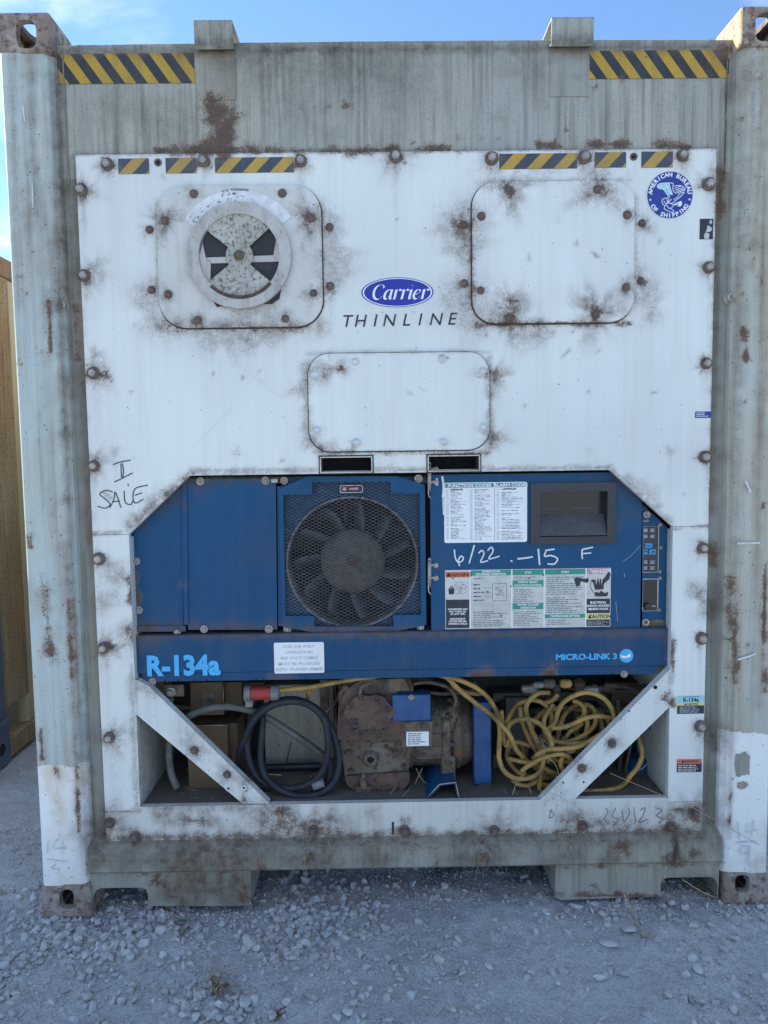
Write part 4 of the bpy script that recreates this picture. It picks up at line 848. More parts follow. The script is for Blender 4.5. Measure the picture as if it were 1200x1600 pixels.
# marker writing
for Ls in ([[(177, 726), (188, 722), (204, 719)], [(191, 724), (193, 735), (192, 747)], [(189, 725), (190, 746)], [(179, 753), (190, 748), (207, 739)], [(200, 756), (201, 759)]],
          [[(176, 769), (166, 766), (156, 772), (165, 780), (172, 788), (165, 794), (153, 791)]], [[(172, 793), (178, 780), (180, 769), (185, 781), (189, 793)], [(176, 784), (187, 783)]], [[(194, 767), (196, 785), (205, 788), (207, 783)]], [[(231, 758), (214, 762), (209, 768), (208, 779), (212, 786), (224, 780)], [(211, 774), (222, 770)]]):
    b = MB()
    for L in Ls: b.stroke([xz(*p, YP) for p in L], .0034, YM, 'marker_black')
    b.build('marker_letter', front)

# ------------------------------------------------------------------ columns, rail, braces
def ret(b, pts, mat): b.walls(pts, YP, YP + .022, mat)
zin = at(600, 1254, YP).z
for nm, x0, x1, bl, deep in (('l', PL, XLi, B_COLL, 1), ('r', XRi, PR, B_COLR, -1)):
    b = MB(); z0, z1 = ZR + .0012, ZC - .0012; b.rpatch(x0, x1, z0, z1, YP, st, 'white_panel'); b.walls([(x0, z0), (x1, z0), (x1, z1), (x0, z1)], YP, YP + .022, 'white_panel')
    xi = x1 if deep > 0 else x0; xs = sorted((xi, xi - .004 * deep)); b.box(xs[0], xs[1], YP + .0225, .46, z0, z1 - .01, 'white_rail')
    c_ = b.build('side_column', unit, stains=True); fasten(BOLT_BIG, c_, bl, YP)
    if deep < 0:
        for a, rows, nm2 in (((1058, 1087, 1100, 1115), 'r134', 'refrigerant_label'), ((1056.5, 1185, 1097, 1207), 'warn', 'warning_label')):
            r_ = rect(*a, YP); d = MB(); x0_, x1_, z0_, z1_ = r_; h = z1_ - z0_
            if rows == 'r134':
                d.poly([(x0_, z0_ + h * .62), (x1_, z0_ + h * .62), (x1_, z1_), (x0_, z1_)], YM, 'decal_aqua'); d.poly([(x0_, z0_ + h * .46), (x1_, z0_ + h * .46), (x1_, z0_ + h * .62), (x0_, z0_ + h * .62)], YM, 'decal_yellow'); d.poly([(x0_, z0_), (x1_, z0_), (x1_, z0_ + h * .46), (x0_, z0_ + h * .46)], YM, 'decal_black')
                d.text('R-134a', (x0_ + x1_) / 2, z0_ + h * .67, h * .21, YM - .0004, 'decal_black', 'CENTER', 0, .0006); d.text('CAUTION', (x0_ + x1_) / 2 + .006, z0_ + h * .49, h * .10, YM - .0004, 'decal_black', 'CENTER', 0, .0003); lines(d, x0_ + .018, x1_ - .016, z0_ + h * .92, z0_ + h * .97, 1, YM - .0004, 'decal_text', .7, (1, 1)); lines(d, x0_ + .008, x1_ - .008, z0_ + h * .04, z0_ + h * .42, 6, YM - .0004, 'decal_faint', .42, (.7, 1.))
                q = x0_ + .022; d.poly([(q, z0_ + h * .485), (q + .009, z0_ + h * .485), (q + .0045, z0_ + h * .60)], YM - .0004, 'decal_black')
            else:
                d.poly(roundrect(x0_, x1_, z0_, z1_, .005, 3), YM, 'decal_white'); g = .0015; d.poly([(x0_ + g, z0_ + h * .62), (x1_ - g, z0_ + h * .62), (x1_ - g, z1_ - g), (x0_ + g, z1_ - g)], YM - .0003, 'decal_orange'); d.poly([(x0_ + g, z0_ + g), (x1_ - g, z0_ + g), (x1_ - g, z0_ + h * .62), (x0_ + g, z0_ + h * .62)], YM - .0003, 'decal_black')
                d.text('WARNING', (x0_ + x1_) / 2 + .005, z0_ + h * .72, h * .16, YM - .0006, 'decal_black', 'CENTER', 0, .0003); q = x0_ + .016; d.poly([(q, z0_ + h * .71), (q + .009, z0_ + h * .71), (q + .0045, z0_ + h * .9)], YM - .0006, 'decal_black'); lines(d, x0_ + .006, x1_ - .006, z0_ + h * .06, z0_ + h * .58, 4, YM - .0006, 'decal_white', .36, (.6, .95))
            d.build(nm2, c_)
b = MB(); b.rpatch(PL, PR, PB, ZR, YP, st, 'white_rail'); b.rpatch(XLi, XRi, ZR, zin, YP, st, 'white_rail'); b.walls([(PL, PB), (PR, PB), (PR, ZR), (XRi, ZR), (XRi, zin), (XLi, zin), (XLi, ZR), (PL, ZR)], YP, YP + .022, 'white_rail')
rail = b.build('bottom_rail', unit, stains=True); fasten(BOLT_RUST, rail, B_RAIL, YP, sc=.95)
for L in ([(945, 1262), (950, 1268), (944, 1280), (953, 1288)], [(962, 1262), (957, 1275), (966, 1280), (958, 1290)], [(972, 1266), (975, 1285), (983, 1270), (982, 1262)], [(990, 1262), (993, 1284)], [(1000, 1266), (1008, 1262), (1004, 1275), (998, 1285), (1012, 1280)], [(1024, 1262), (1034, 1266), (1026, 1274), (1036, 1280), (1028, 1286)], [(858, 1266), (866, 1272), (858, 1278), (862, 1264)]):
    b = MB(); b.stroke([xz(*p, YP) for p in L], .0022, YM, 'decal_text'); b.build('marker_numeral', rail)
b = MB(); b.stroke([xz(*p, YP) for p in [(614, 1285), (614, 1303)]], .008, YM, 'marker_black'); b.build('marker_dash', rail)
for P, bl in (([(203, 1062), (203, 1108), (379, 1256), (421, 1256), (233, 1073), (215, 1063)], [(304, 1172), (355, 1210)]), ([(1051, 1042), (1051, 1100), (896, 1251), (843, 1252)], [(956, 1161), (909, 1200)])):
    P = [xz(*p, YP) for p in P]; b = MB(); b.prism(P, YP + .0008, YP + .034, 'white_brace'); me = b.mesh('brace'); gridded(me, .011); apply_stains(me); o = link('brace', me, unit); o.modifiers.new('bevel', 'BEVEL').width = .002; o.modifiers[0].limit_method = 'ANGLE'; o.modifiers[0].angle_limit = R(60)
    fasten(BOLT_RUST, o, bl, YP, sc=.7)
    if bl[0][0] < 400:
        for px, py in ((357, 1232), (381, 1231)):
            q = at(px, py, YP); b = MB(); b.lathe([(.001, .010), (-.002, .010), (-.002, .005), (.0, .004)], q.x, YP, q.z, 'Y', 14, 'bolt_painted', True, False); b.lathe([(.0002, .005), (0, .0005)], q.x, YP, q.z, 'Y', 10, 'dark_hole', False, False); b.build('empty_bolt_hole', o)
    else:
        for px, py in ((880, 1223), (912, 1208 + 14), (983, 1111), (1024, 1074)):
            q = at(px, py, YP); b = MB(); b.lathe([(0, .0035 if px != 1024 else .007), (-.0006, .0003)], q.x, YP, q.z, 'Y', 10, 'dark_hole', False, False); b.build('empty_bolt_hole', o)

# ------------------------------------------------------------------ blue section
def bp(px, py, Y=YB): return xz(px, py, Y)
def bluepanel(P, nm, Y0, th, bolts=(), mat='blue_paint', lab=None):
    b = MB(); b.prism([xz(*p, Y0) for p in P], Y0, Y0 + th, mat); me = b.mesh(nm); gridded(me, .012); apply_stains(me); o = link(nm, me, unit)
    m_ = o.modifiers.new('bevel', 'BEVEL'); m_.width = .0025; m_.segments = 2; m_.limit_method = 'ANGLE'; m_.angle_limit = R(60)
    fasten(BOLT_BLUE, o, bolts, Y0); return o
b = MB(); b.box(XLi - .02, XRi + .02, YB + .10, YB + .11, .78, ZS + .02, 'liner_dark'); b.box(XLi - .02, XRi + .02, YP + .023, YB + .10, ZS, ZS + .008, 'cover_grey'); b.build('section_backing', unit)
b = MB(); b.poly([bp(206, 745, YB + .02), bp(1048, 745, YB + .02), bp(1048, 755, YB + .02), bp(206, 755, YB + .02)], YB + .02, 'oily_iron'); b.build('top_gap_strip', unit)
bluepanel([(200, 828), (286, 752), (286, 984), (200, 984)], 'cowl_panel', YB, .012, [(213, 877), (217, 953), (277, 987 - 1)])
bluepanel([(291, 748), (431, 748), (433, 984), (294, 984)], 'cowl_panel', YB - .004, .014, [(313, 752), (415, 751), (319, 985 - 2), (420, 983)])
bluepanel([(284.5, 752), (292, 747), (294, 976), (287, 976)], 'panel_joint', YB - .009, .012)
bluepanel([(210, 978), (290, 978), (290, 987), (210, 987)], 'panel_foot', YB - .005, .008)
bluepanel([(433, 760), (440, 760), (441, 978), (435, 978)], 'panel_joint', YB - .001, .010)
q = at(429, 751, YB - .005); b = MB(); b.box(q.x - .011, q.x + .011, YB - .012, YB - .004, q.z - .007, q.z + .007, 'bolt_zinc'); b.build('latch', unit, bevel=.002)

# condenser fan: frame, mesh guard, shroud, blades
YF = YB - .008
def fp(x, y): return xz(400 + x / 4, 720 + y / 4, YF)
O = [fp(*p) for p in ((140, 175), (320, 98), (880, 96), (1055, 150), (1065, 1025), (860, 1070), (370, 1075), (160, 1035))]
I = [fp(*p) for p in ((170, 212), (350, 212), (352, 135), (840, 132), (845, 205), (1022, 205), (1032, 962), (858, 965), (860, 1035), (366, 1037), (364, 970), (184, 970))]
# frame face built as strips between outline and opening
loop = [(O[0], I[0]), (O[0], I[1]), (O[1], I[1]), (O[1], I[2]), (O[2], I[3]), (O[2], I[4]), (O[3], I[4]), (O[3], I[5]), (O[4], I[6]), (O[4], I[7]), (O[5], I[7]), (O[5], I[8]), (O[6], I[9]), (O[6], I[10]), (O[7], I[10]), (O[7], I[11])]
b = MB()
for (o1, i1), (o2, i2) in zip(loop, loop[1:] + loop[:1]):
    P = [o1, o2, i2, i1]; Q = []
    for p in P:
        if not Q or math.dist(p, Q[-1]) > 1e-6: Q.append(p)
    if math.dist(Q[0], Q[-1]) < 1e-6: Q.pop()
    if len(Q) >= 3: b.poly(Q, YF, 'blue_paint')
b.walls(O, YF, YF + .03, 'blue_paint'); b.walls(I, YF, YF + .006, 'blue_paint')
me = b.mesh('fan_frame'); gridded(me, .014); apply_stains(me); frame = link('fan_frame', me, unit)
fasten(BOLT_BLUE, frame, [(444, 751), (654, 748), (449, 983), (657, 980)], YB + .004)
xs = [p[0] for p in I]; zs = [p[1] for p in I]; mx0, mx1, mz0, mz1 = min(xs) - .004, max(xs) + .004, min(zs) - .004, max(zs) + .004
b = MB(); cw, chh = .0224, .0112; nrow = int((mz1 - mz0) / (chh / 2)); ncol = int((mx1 - mx0) / (cw / 2)) + 1; th = .00105
for j in range(nrow):
    zc = mz0 + (j + .5) * chh / 2
    pts = []
    for i in range(ncol + 1):
        s_ = 1 if (i + j) % 2 == 0 else -1
        pts.append((mx0 + i * cw / 2, zc + s_ * chh * .23))
    vs = []
    for x, z in pts: 
        d_ = .0012 * math.sin(x * 23) * math.sin(z * 19)
        vs += [(x, YF + .009 + d_, z - th), (x, YF + .0075 + d_, z + th * .2), (x, YF + .0105 + d_, z + th)]
    fs = []
    for i in range(len(pts) - 1):
        for k in range(3): fs.append((3 * i + k, 3 * i + (k + 1) % 3, 3 * i + 3 + (k + 1) % 3, 3 * i + 3 + k))
    b.add(vs, fs, 'mesh_metal')
b.build('mesh_guard', frame)
fc = at(400 + 604 / 4, 720 + 625 / 4, YF + .05); FX, FZ = fc.x, fc.z; FR = 103 * K * 1.02
b = MB(); b.lathe([(.012, FR + .004), (.010, FR), (.03, FR - .004), (.10, FR - .004)], FX, YF, FZ, 'Y', 56, 'mesh_metal', True, False)
b.build('fan_shroud', frame)
b = MB()                                    # blue plate around the shroud
n = 56
for i in range(n):
    a0, a1 = 2 * math.pi * i / n, 2 * math.pi * (i + 1) / n
    def edge(a):
        c_, s_ = math.cos(a), math.sin(a); k = min((mx1 + .01 - FX) / c_ if c_ > 1e-6 else 9, (mx0 - .01 - FX) / c_ if c_ < -1e-6 else 9, (mz1 + .01 - FZ) / s_ if s_ > 1e-6 else 9, (mz0 - .01 - FZ) / s_ if s_ < -1e-6 else 9); return (FX + max(k, FR + .006) * c_, FZ + max(k, FR + .006) * s_)
    b.poly([(FX + (FR + .003) * math.cos(a0), FZ + (FR + .003) * math.sin(a0)), edge(a0), edge(a1), (FX + (FR + .003) * math.cos(a1), FZ + (FR + .003) * math.sin(a1))], YF + .022, 'blue_bar')
b.build('shroud_plate', frame)
b = MB(); b.lathe([(.099, FR + .02), (.0995, .001)], FX, YF, FZ, 'Y', 40, 'dark_hole', False, False); b.build('coil_back', frame)
HR = 53 * K
fan = MB(); fan.lathe([(.085, HR), (.045, HR), (.040, HR * .97), (.038, HR * .80), (.036, HR * .76), (.036, .002)], FX, YF, FZ, 'Y', 48, 'fan_hub', True, False)
fan = fan.build('condenser_fan', unit)
b = MB(); b.lathe([(.036, .022), (.030, .021), (.029, .002)], FX, YF, FZ, 'Y', 20, 'rusty_iron', False, False)
for i in range(5): a = i * 1.2566; b.lathe([(.029, .003), (.026, .003), (.0258, .0003)], FX + .011 * math.cos(a), YF, FZ + .011 * math.sin(a), 'Y', 6, 'dark_hole', False, False)
b.build('hub_cap', fan)
for k in range(11):
    a = k * 2 * math.pi / 11 + .2; b = MB(); vs = []; nb = 6
    for i in range(nb + 1):
        r_ = HR * .98 + (FR - .012 - HR) * i / nb; sw = a + .16 * (i / nb) ** 1.3; wd = .10 + .13 * (1 - i / nb) * .4
        for u in (-1, 0, 1): aa = sw + u * wd * .92; vs.append((FX + r_ * math.cos(aa), YF + .060 + u * .018 + (.004 if u == 0 else 0), FZ + r_ * math.sin(aa)))
    fs = [(3 * i + u, 3 * i + u + 1, 3 * i + 4 + u, 3 * i + 3 + u) for i in range(nb) for u in range(2)]
    b.add(vs, fs, 'fan_black', True); o = b.build('blade', fan); m_ = o.modifiers.new('solid', 'SOLIDIFY'); m_.thickness = .003
for dx in (-.024, .031):
    b = MB(); b.tube([(FX + dx - .002, YF + .088, FZ + FR - .01), (FX + dx - .001, YF + .088, FZ + HR - .01)], .006, 'fan_hub', 8, 1); b.build('motor_strut', frame)
r_ = rect(531, 758, 567, 770, YF + .005); b = MB(); b.poly(roundrect(*r_, .006, 3), YF + .0055, 'decal_dirty'); b.poly(roundrect(r_[0] + .002, r_[1] - .002, r_[2] + .002, r_[3] - .002, .005, 3), YF + .0052, 'decal_black'); b.poly([(r_[0] + .008, (r_[2] + r_[3]) / 2 - .004), (r_[0] + .020, (r_[2] + r_[3]) / 2 - .006), (r_[0] + .022, (r_[2] + r_[3]) / 2 + .005), (r_[0] + .010, (r_[2] + r_[3]) / 2 + .006)], YF + .0049, 'decal_pink'); b.poly([(r_[0] + .030, (r_[2] + r_[3]) / 2 - .003), (r_[0] + .062, (r_[2] + r_[3]) / 2 - .003), (r_[0] + .060, (r_[2] + r_[3]) / 2 + .005), (r_[0] + .032, (r_[2] + r_[3]) / 2 + .003)], YF + .0049, 'decal_pink'); b.build('rotation_label', frame)

# control door
def dp(px, py): return xz(px, py, YD)
rc = rect(843, 768, 948, 838, YD)
D = [dp(672, 742), dp(957, 740), dp(1003, 784), dp(1003, 984), dp(674, 985)]
x0, x1, z1_, z0_ = D[0][0], D[2][0], D[0][1], D[3][1]; b = MB(); rx0, rx1, rz0, rz1 = rc
b.rpatch(x0, rx0, z0_, z1_, YD, .012, 'blue_paint'); b.rpatch(rx0, rx1, z0_, rz0, YD, .012, 'blue_paint'); b.rpatch(rx0, rx1, rz1, z1_, YD, .012, 'blue_paint')
b.rpatch(rx1, D[1][0], z0_, z1_, YD, .012, 'blue_paint'); b.rpatch(D[1][0], x1, z0_, D[2][1], YD, .012, 'blue_paint'); b.poly([(D[1][0], D[2][1]), (x1, D[2][1]), (D[1][0], z1_)], YD, 'blue_paint')
b.walls([(x0, z0_), (x1, z0_), (x1, D[2][1]), (D[1][0], z1_), (x0, z1_)], YD, YD + .02, 'blue_paint')
door = b.build('control_door', unit, stains=True)
b = MB(); bz = rect(829, 754, 962, 850, YD - .008)
o_ = roundrect(*bz, .008, 3); 
for P in ([(bz[0], rz1), (rx0, rz1), (rx0, rz0), (bz[0], rz0)], [(rx1, rz1), (bz[1], rz1), (bz[1], rz0), (rx1, rz0)], [(bz[0], bz[3]), (bz[1], bz[3]), (bz[1], rz1), (bz[0], rz1)], [(bz[0], rz0), (bz[1], rz0), (bz[1], bz[2]), (bz[0], bz[2])]): b.poly(P, YD - .008, 'black_plastic')
b.walls([(bz[0], bz[2]), (bz[1], bz[2]), (bz[1], bz[3]), (bz[0], bz[3])], YD - .008, YD + .001, 'black_plastic'); b.walls([(rx0, rz0), (rx1, rz0), (rx1, rz1), (rx0, rz1)], YD - .008, YD + .045, 'black_plastic')
zm = at(895, 803, YD + .04).z
b.add([(rx0, YD + .040, zm), (rx1, YD + .040, zm), (rx1 - .0, YD - .006, rz0 + .003), (rx0, YD - .006, rz0 + .003)], [(0, 1, 2, 3)], 'key_grey')
bez = b.build('display_bezel', door)
b = MB(); b.box(rx0, rx1, YD + .038, YD + .044, zm, rz1, 'glass_dark')
b.box(rx0 + .02, rx0 + .075, YD + .0372, YD + .0379, zm + .018, zm + .020, 'key_grey'); b.box(rx0 + .115, rx0 + .20, YD + .0372, YD + .0379, zm + .018, zm + .020, 'key_grey'); b.build('display_window', door)
# hinges
for py in (775, 925):
    b = MB()
    def hp(x, y, Y=YD - .006): q = at(660 + x / 4, py - 55 + (y - 0) / 4, Y); return (q.x, Y, q.z)
    b.tube([hp(38, 20), hp(38, 200), hp(46, 225), hp(50, 235)], .0022, 'bare_steel', 6, 4); b.tube([hp(52, 25), hp(50, 195)], .0022, 'bare_steel', 6, 3); b.tube([hp(38, 20), hp(45, 8), hp(52, 25)], .0022, 'bare_steel', 6, 4); b.tube([hp(44, 30), hp(44, 180)], .0045, 'bolt_zinc', 8, 1)
    for yy in (55, 135): b.tube([hp(45, yy), hp(88, yy - 8, YD - .004)], .0045, 'bolt_zinc', 6, 2); q = hp(84, yy - 2, YD); b.lathe([(0, .009), (-.005, .009), (-.007, .004)], q[0], YD, q[2], 'Y', 10, 'bolt_zinc', False)
    b.build('hinge', door)
# painted writing on the door
b = MB()
for L, w_ in (([(710, 859), (711, 870), (715, 878), (721, 877), (724, 872), (720, 869), (716, 876), (718, 884)], .0045), ([(741, 852), (733, 880)], .0048), ([(748, 864), (753, 860), (756, 866), (751, 878), (762, 876)], .0045), ([(762, 860), (768, 855), (770, 862), (764, 873), (780, 869)], .0045), ([(798, 876), (800, 877)], .005), ([(809, 873), (820, 872), (832, 870)], .0055), ([(841, 858), (842, 870), (843, 882)], .0058), ([(852, 860), (866, 858)], .005), ([(853, 861), (851, 869), (861, 868), (871, 873), (866, 881), (856, 881)], .005), ([(926, 855), (917, 857), (910, 859), (909, 866), (910, 873)], .005), ([(910, 865), (923, 864)], .0045), ([(682.5, 748), (683, 758)], .006), ([(691, 745), (693, 760), (692, 776)], .007), ([(692, 776), (693, 804)], .004)):
    b.stroke([dp(*p) for p in L], w_, YD - .0012, 'marker_white')
b.build('painted_writing', door)
for L, w_ in (([(974, 877), (988, 866), (1001, 852)], .0012), ([(975, 895), (976, 902)], .0012), ([(985, 760), (990, 768)], .0012), ([(962, 940), (965, 970)], .0012)):
    b = MB(); b.stroke([dp(*p) for p in L], w_, YD - .0012, 'decal_faint'); b.build('scratch', door)
# code table label
YL = YD - .0010
r_ = rect(694, 753.5, 823.5, 847.5, YD); b = MB(); x0, x1, z0, z1 = r_; W_, H_ = x1 - x0, z1 - z0
b.poly(roundrect(x0, x1, z0, z1, .007, 4), YL, 'decal_white')
xm = x0 + W_ * .608
for a, c_, tx in ((x0 + .003, xm - .002, 'FUNCTION CODES'), (xm + .002, x1 - .003, 'ALARM CODES')):
    b.poly(roundrect(a, c_, z1 - H_ * .085, z1 - .003, .004, 3), YL - .0003, 'decal_green'); b.text(tx, (a + c_) / 2, z1 - H_ * .075, H_ * .05, YL - .0006, 'decal_white', 'CENTER', 0, .0005, 1.15)
b.box(xm - .0006, xm + .0006, YL - .0004, YL, z0 + .006, z1 - .01, 'decal_text')
def table(a, c_, n, codew, f0=.11, f1=.96):
    za, zb = z1 - H_ * f1, z1 - H_ * f0; dz = (zb - za) / n
    for i in range(n):
        if rnd.random() < .1: continue
        z = zb - (i + .5) * dz; h = dz * .40
        b.poly([(a, z - h / 2), (a + codew, z - h / 2), (a + codew, z + h / 2), (a, z + h / 2)], YL - .0004, 'decal_faint')
        x = a + codew * 1.7; xe = x + (c_ - x) * rnd.uniform(.35, .95)
        while x < xe:
            w_ = min(rnd.uniform(.006, .018), xe - x); b.poly([(x, z - h / 2), (x + w_, z - h / 2), (x + w_, z + h / 2), (x, z + h / 2)], YL - .0004, 'decal_text' if rnd.random() < .6 else 'decal_faint'); x += w_ + .0025
table(x0 + .006, x0 + W_ * .30, 36, .009); table(x0 + W_ * .31, xm - .006, 36, .009); table(xm + .006, x1 - .008, 34, .010)
for tx, q in (('CONTROLLER', x0 + W_ * .15), ('CONTROLLER', xm + W_ * .18)): b.text(tx, q, z1 - H_ * .125, .0045, YL - .0006, 'decal_black', 'CENTER', 0, .0004)
b.build('code_table_label', door)
# warning and instruction label strip
r_ = rect(695.5, 889, 954, 981, YD); b = MB(); x0, x1, z0, z1 = r_; W_, H_ = x1 - x0, z1 - z0
fx = lambda v: x0 + W_ * v
fz = lambda v: z1 - H_ * v
def rr_(a, c_, t_, u, mat, k=0): b.poly([(fx(a), fz(u)), (fx(c_), fz(u)), (fx(c_), fz(t_)), (fx(a), fz(t_))], YL - .0003 * k, mat)
rr_(0, 1, 0, 1, 'decal_dirty')
cols = (.0, .15, .402, .598, .850, 1.0)
for q in cols[1:-1]: rr_(q - .004, q + .004, 0, 1, 'decal_white', 1)
rr_(.004, .146, .03, .125, 'decal_orange', 1); b.text('WARNING', fx(.083), fz(.108), H_ * .062, YL - .0007, 'decal_black', 'CENTER', 0, .0005); b.poly([(fx(.012), fz(.11)), (fx(.034), fz(.11)), (fx(.023), fz(.045))], YL - .0007, 'decal_black')
rr_(.004, .146, .50, .985, 'decal_black', 1)
for i, tx in enumerate(('CONDENSER FAN', 'MAY TURN ON', 'AT ANY TIME', '', 'DISCONNECT', 'POWER BEFORE', 'OPENING GRILLE')):
    if tx: b.text(tx, fx(.075), fz(.675 + i * .0415), H_ * .028, YL - .0007, 'decal_white', 'CENTER', 0, .0003)
hand = [(.022, .40), (.020, .30), (.026, .30), (.029, .34), (.031, .27), (.036, .27), (.038, .33), (.041, .26), (.046, .27), (.046, .33), (.051, .29), (.055, .30), (.054, .38), (.050, .41), (.028, .41)]
b.poly([(fx(u), fz(v)) for u, v in hand], YL - .0006, 'decal_black')
for cxx, czz, r0 in ((.085, .25, .022), (.105, .36, .02), (.075, .36, .018), (.11, .28, .016)):
    b.stroke([(fx(cxx + r0 * math.cos(i * .7) * (1 + .3 * (i % 2))), fz(czz) + H_ * r0 * 2.2 * math.sin(i * .7)) for i in range(10)], .0009, YL - .0006, 'decal_text', 3)
for a, c_, t_, u, tx in ((.154, .398, .01, .10, ('TEMPERATURE', 'RECORDER OPERATION')), (.406, .594, .01, .10, ('STOP',)), (.602, .846, .01, .10, ('START',)), (.406, .594, .19, .30, ('DISPLAY SELECT', 'FUNCTION CUTTING')), (.406, .594, .575, .68, ('WATER COOLED', 'OPERATION')), (.602, .846, .775, .84, ('TEMPERATURE SETTING',))):
    rr_(a, c_, t_, u, 'decal_green', 1)
    for i, s_ in enumerate(tx): b.text(s_, fx((a + c_) / 2), fz(t_ + (u - t_) * ((i + .82) / len(tx)) if len(tx) > 1 else t_ + (u - t_) * .72), H_ * .032, YL - .0007, 'decal_white', 'CENTER', 0, .0003)
for a, c_, t_, u, n in ((.17, .39, .70, .97, 9), (.415, .585, .33, .56, 8), (.415, .585, .71, .97, 9), (.415, .585, .12, .18, 2), (.615, .84, .13, .45, 9), (.615, .84, .48, .76, 9), (.615, .84, .86, .96, 3), (.175, .27, .13, .17, 1), (.17, .24, .22, .55, 5)):
    lines(b, fx(a), fx(c_), fz(u), fz(t_), n, YL - .0005, 'decal_text', .35, (.45, .98), .014)
b.stroke([(fx(.285), fz(.24)), (fx(.37), fz(.24)), (fx(.37), fz(.53)), (fx(.285), fz(.53)), (fx(.285), fz(.24))], .0013, YL - .0006, 'decal_text', 1)
for i in range(7): b.stroke([(fx(.292 + rnd.random() * .03), fz(.27 + rnd.random() * .2)), (fx(.335 + rnd.random() * .03), fz(.27 + rnd.random() * .22))], .0009, YL - .0006, 'decal_text', 1)
for u in (.3, .38, .46): b.stroke([(fx(.24), fz(u)), (fx(.285), fz(u + .01))], .0007, YL - .0006, 'decal_text', 1)
rr_(.854, .996, .01, .10, 'decal_pink', 1); b.text('DANGER', fx(.935), fz(.087), H_ * .064, YL - .0007, 'decal_white', 'CENTER', 0, .0005); b.poly([(fx(.862), fz(.09)), (fx(.884), fz(.09)), (fx(.873), fz(.025))], YL - .0007, 'decal_white')
rr_(.854, .996, .52, .765, 'decal_black', 1)
for i, tx in enumerate(('ELECTRICAL', 'SHOCK HAZARD', 'BEHIND DOOR')): b.text(tx, fx(.925), fz(.60 + i * .055), H_ * .034, YL - .0007, 'decal_white', 'CENTER', 0, .0004)
rr_(.854, .996, .775, .865, 'decal_yellow', 1); b.text('CAUTION', fx(.935), fz(.85), H_ * .058, YL - .0007, 'decal_black', 'CENTER', 0, .0005); b.poly([(fx(.864), fz(.852)), (fx(.886), fz(.852)), (fx(.875), fz(.79))], YL - .0007, 'decal_black')
rr_(.854, .996, .875, .985, 'decal_black', 1); lines(b, fx(.862), fx(.99), fz(.975), fz(.89), 4, YL - .0006, 'decal_faint', .35, (.7, 1.), .012)
# black hand and torn spots
for P in ([(.90, .47), (.905, .40), (.93, .42), (.94, .38), (.965, .43), (.985, .40), (.98, .48), (.93, .485)], [(.905, .37), (.895, .27), (.90, .20), (.907, .20), (.912, .30), (.918, .19), (.926, .19), (.928, .30), (.934, .18), (.942, .19), (.942, .30), (.95, .22), (.958, .23), (.956, .36)], [(.965, .15), (.985, .06), (.997, .10), (.99, .19), (.955, .27), (.948, .20)], [(.775, .17), (.80, .155), (.84, .18), (.86, .16), (.868, .22), (.855, .25), (.82, .22), (.81, .30), (.79, .31), (.785, .25)], [(.878, .20), (.90, .19), (.895, .26)]):
    b.poly([(fx(u), fz(v)) for u, v in P], YL - .0008, 'decal_black')
b.stroke([(fx(.885), fz(.2)), (fx(.876), fz(.3)), (fx(.895), fz(.42))], .002, YL - .0008, 'decal_black')
for u, v in ((.04, .13), (.50, .15), (.585, .10), (.25, .37), (.39, .28), (.33, .77)): b.poly([(fx(u), fz(v)), (fx(u + .012), fz(v - .01)), (fx(u + .009), fz(v + .03))], YL - .0008, 'decal_black')
b.build('instruction_label', door)

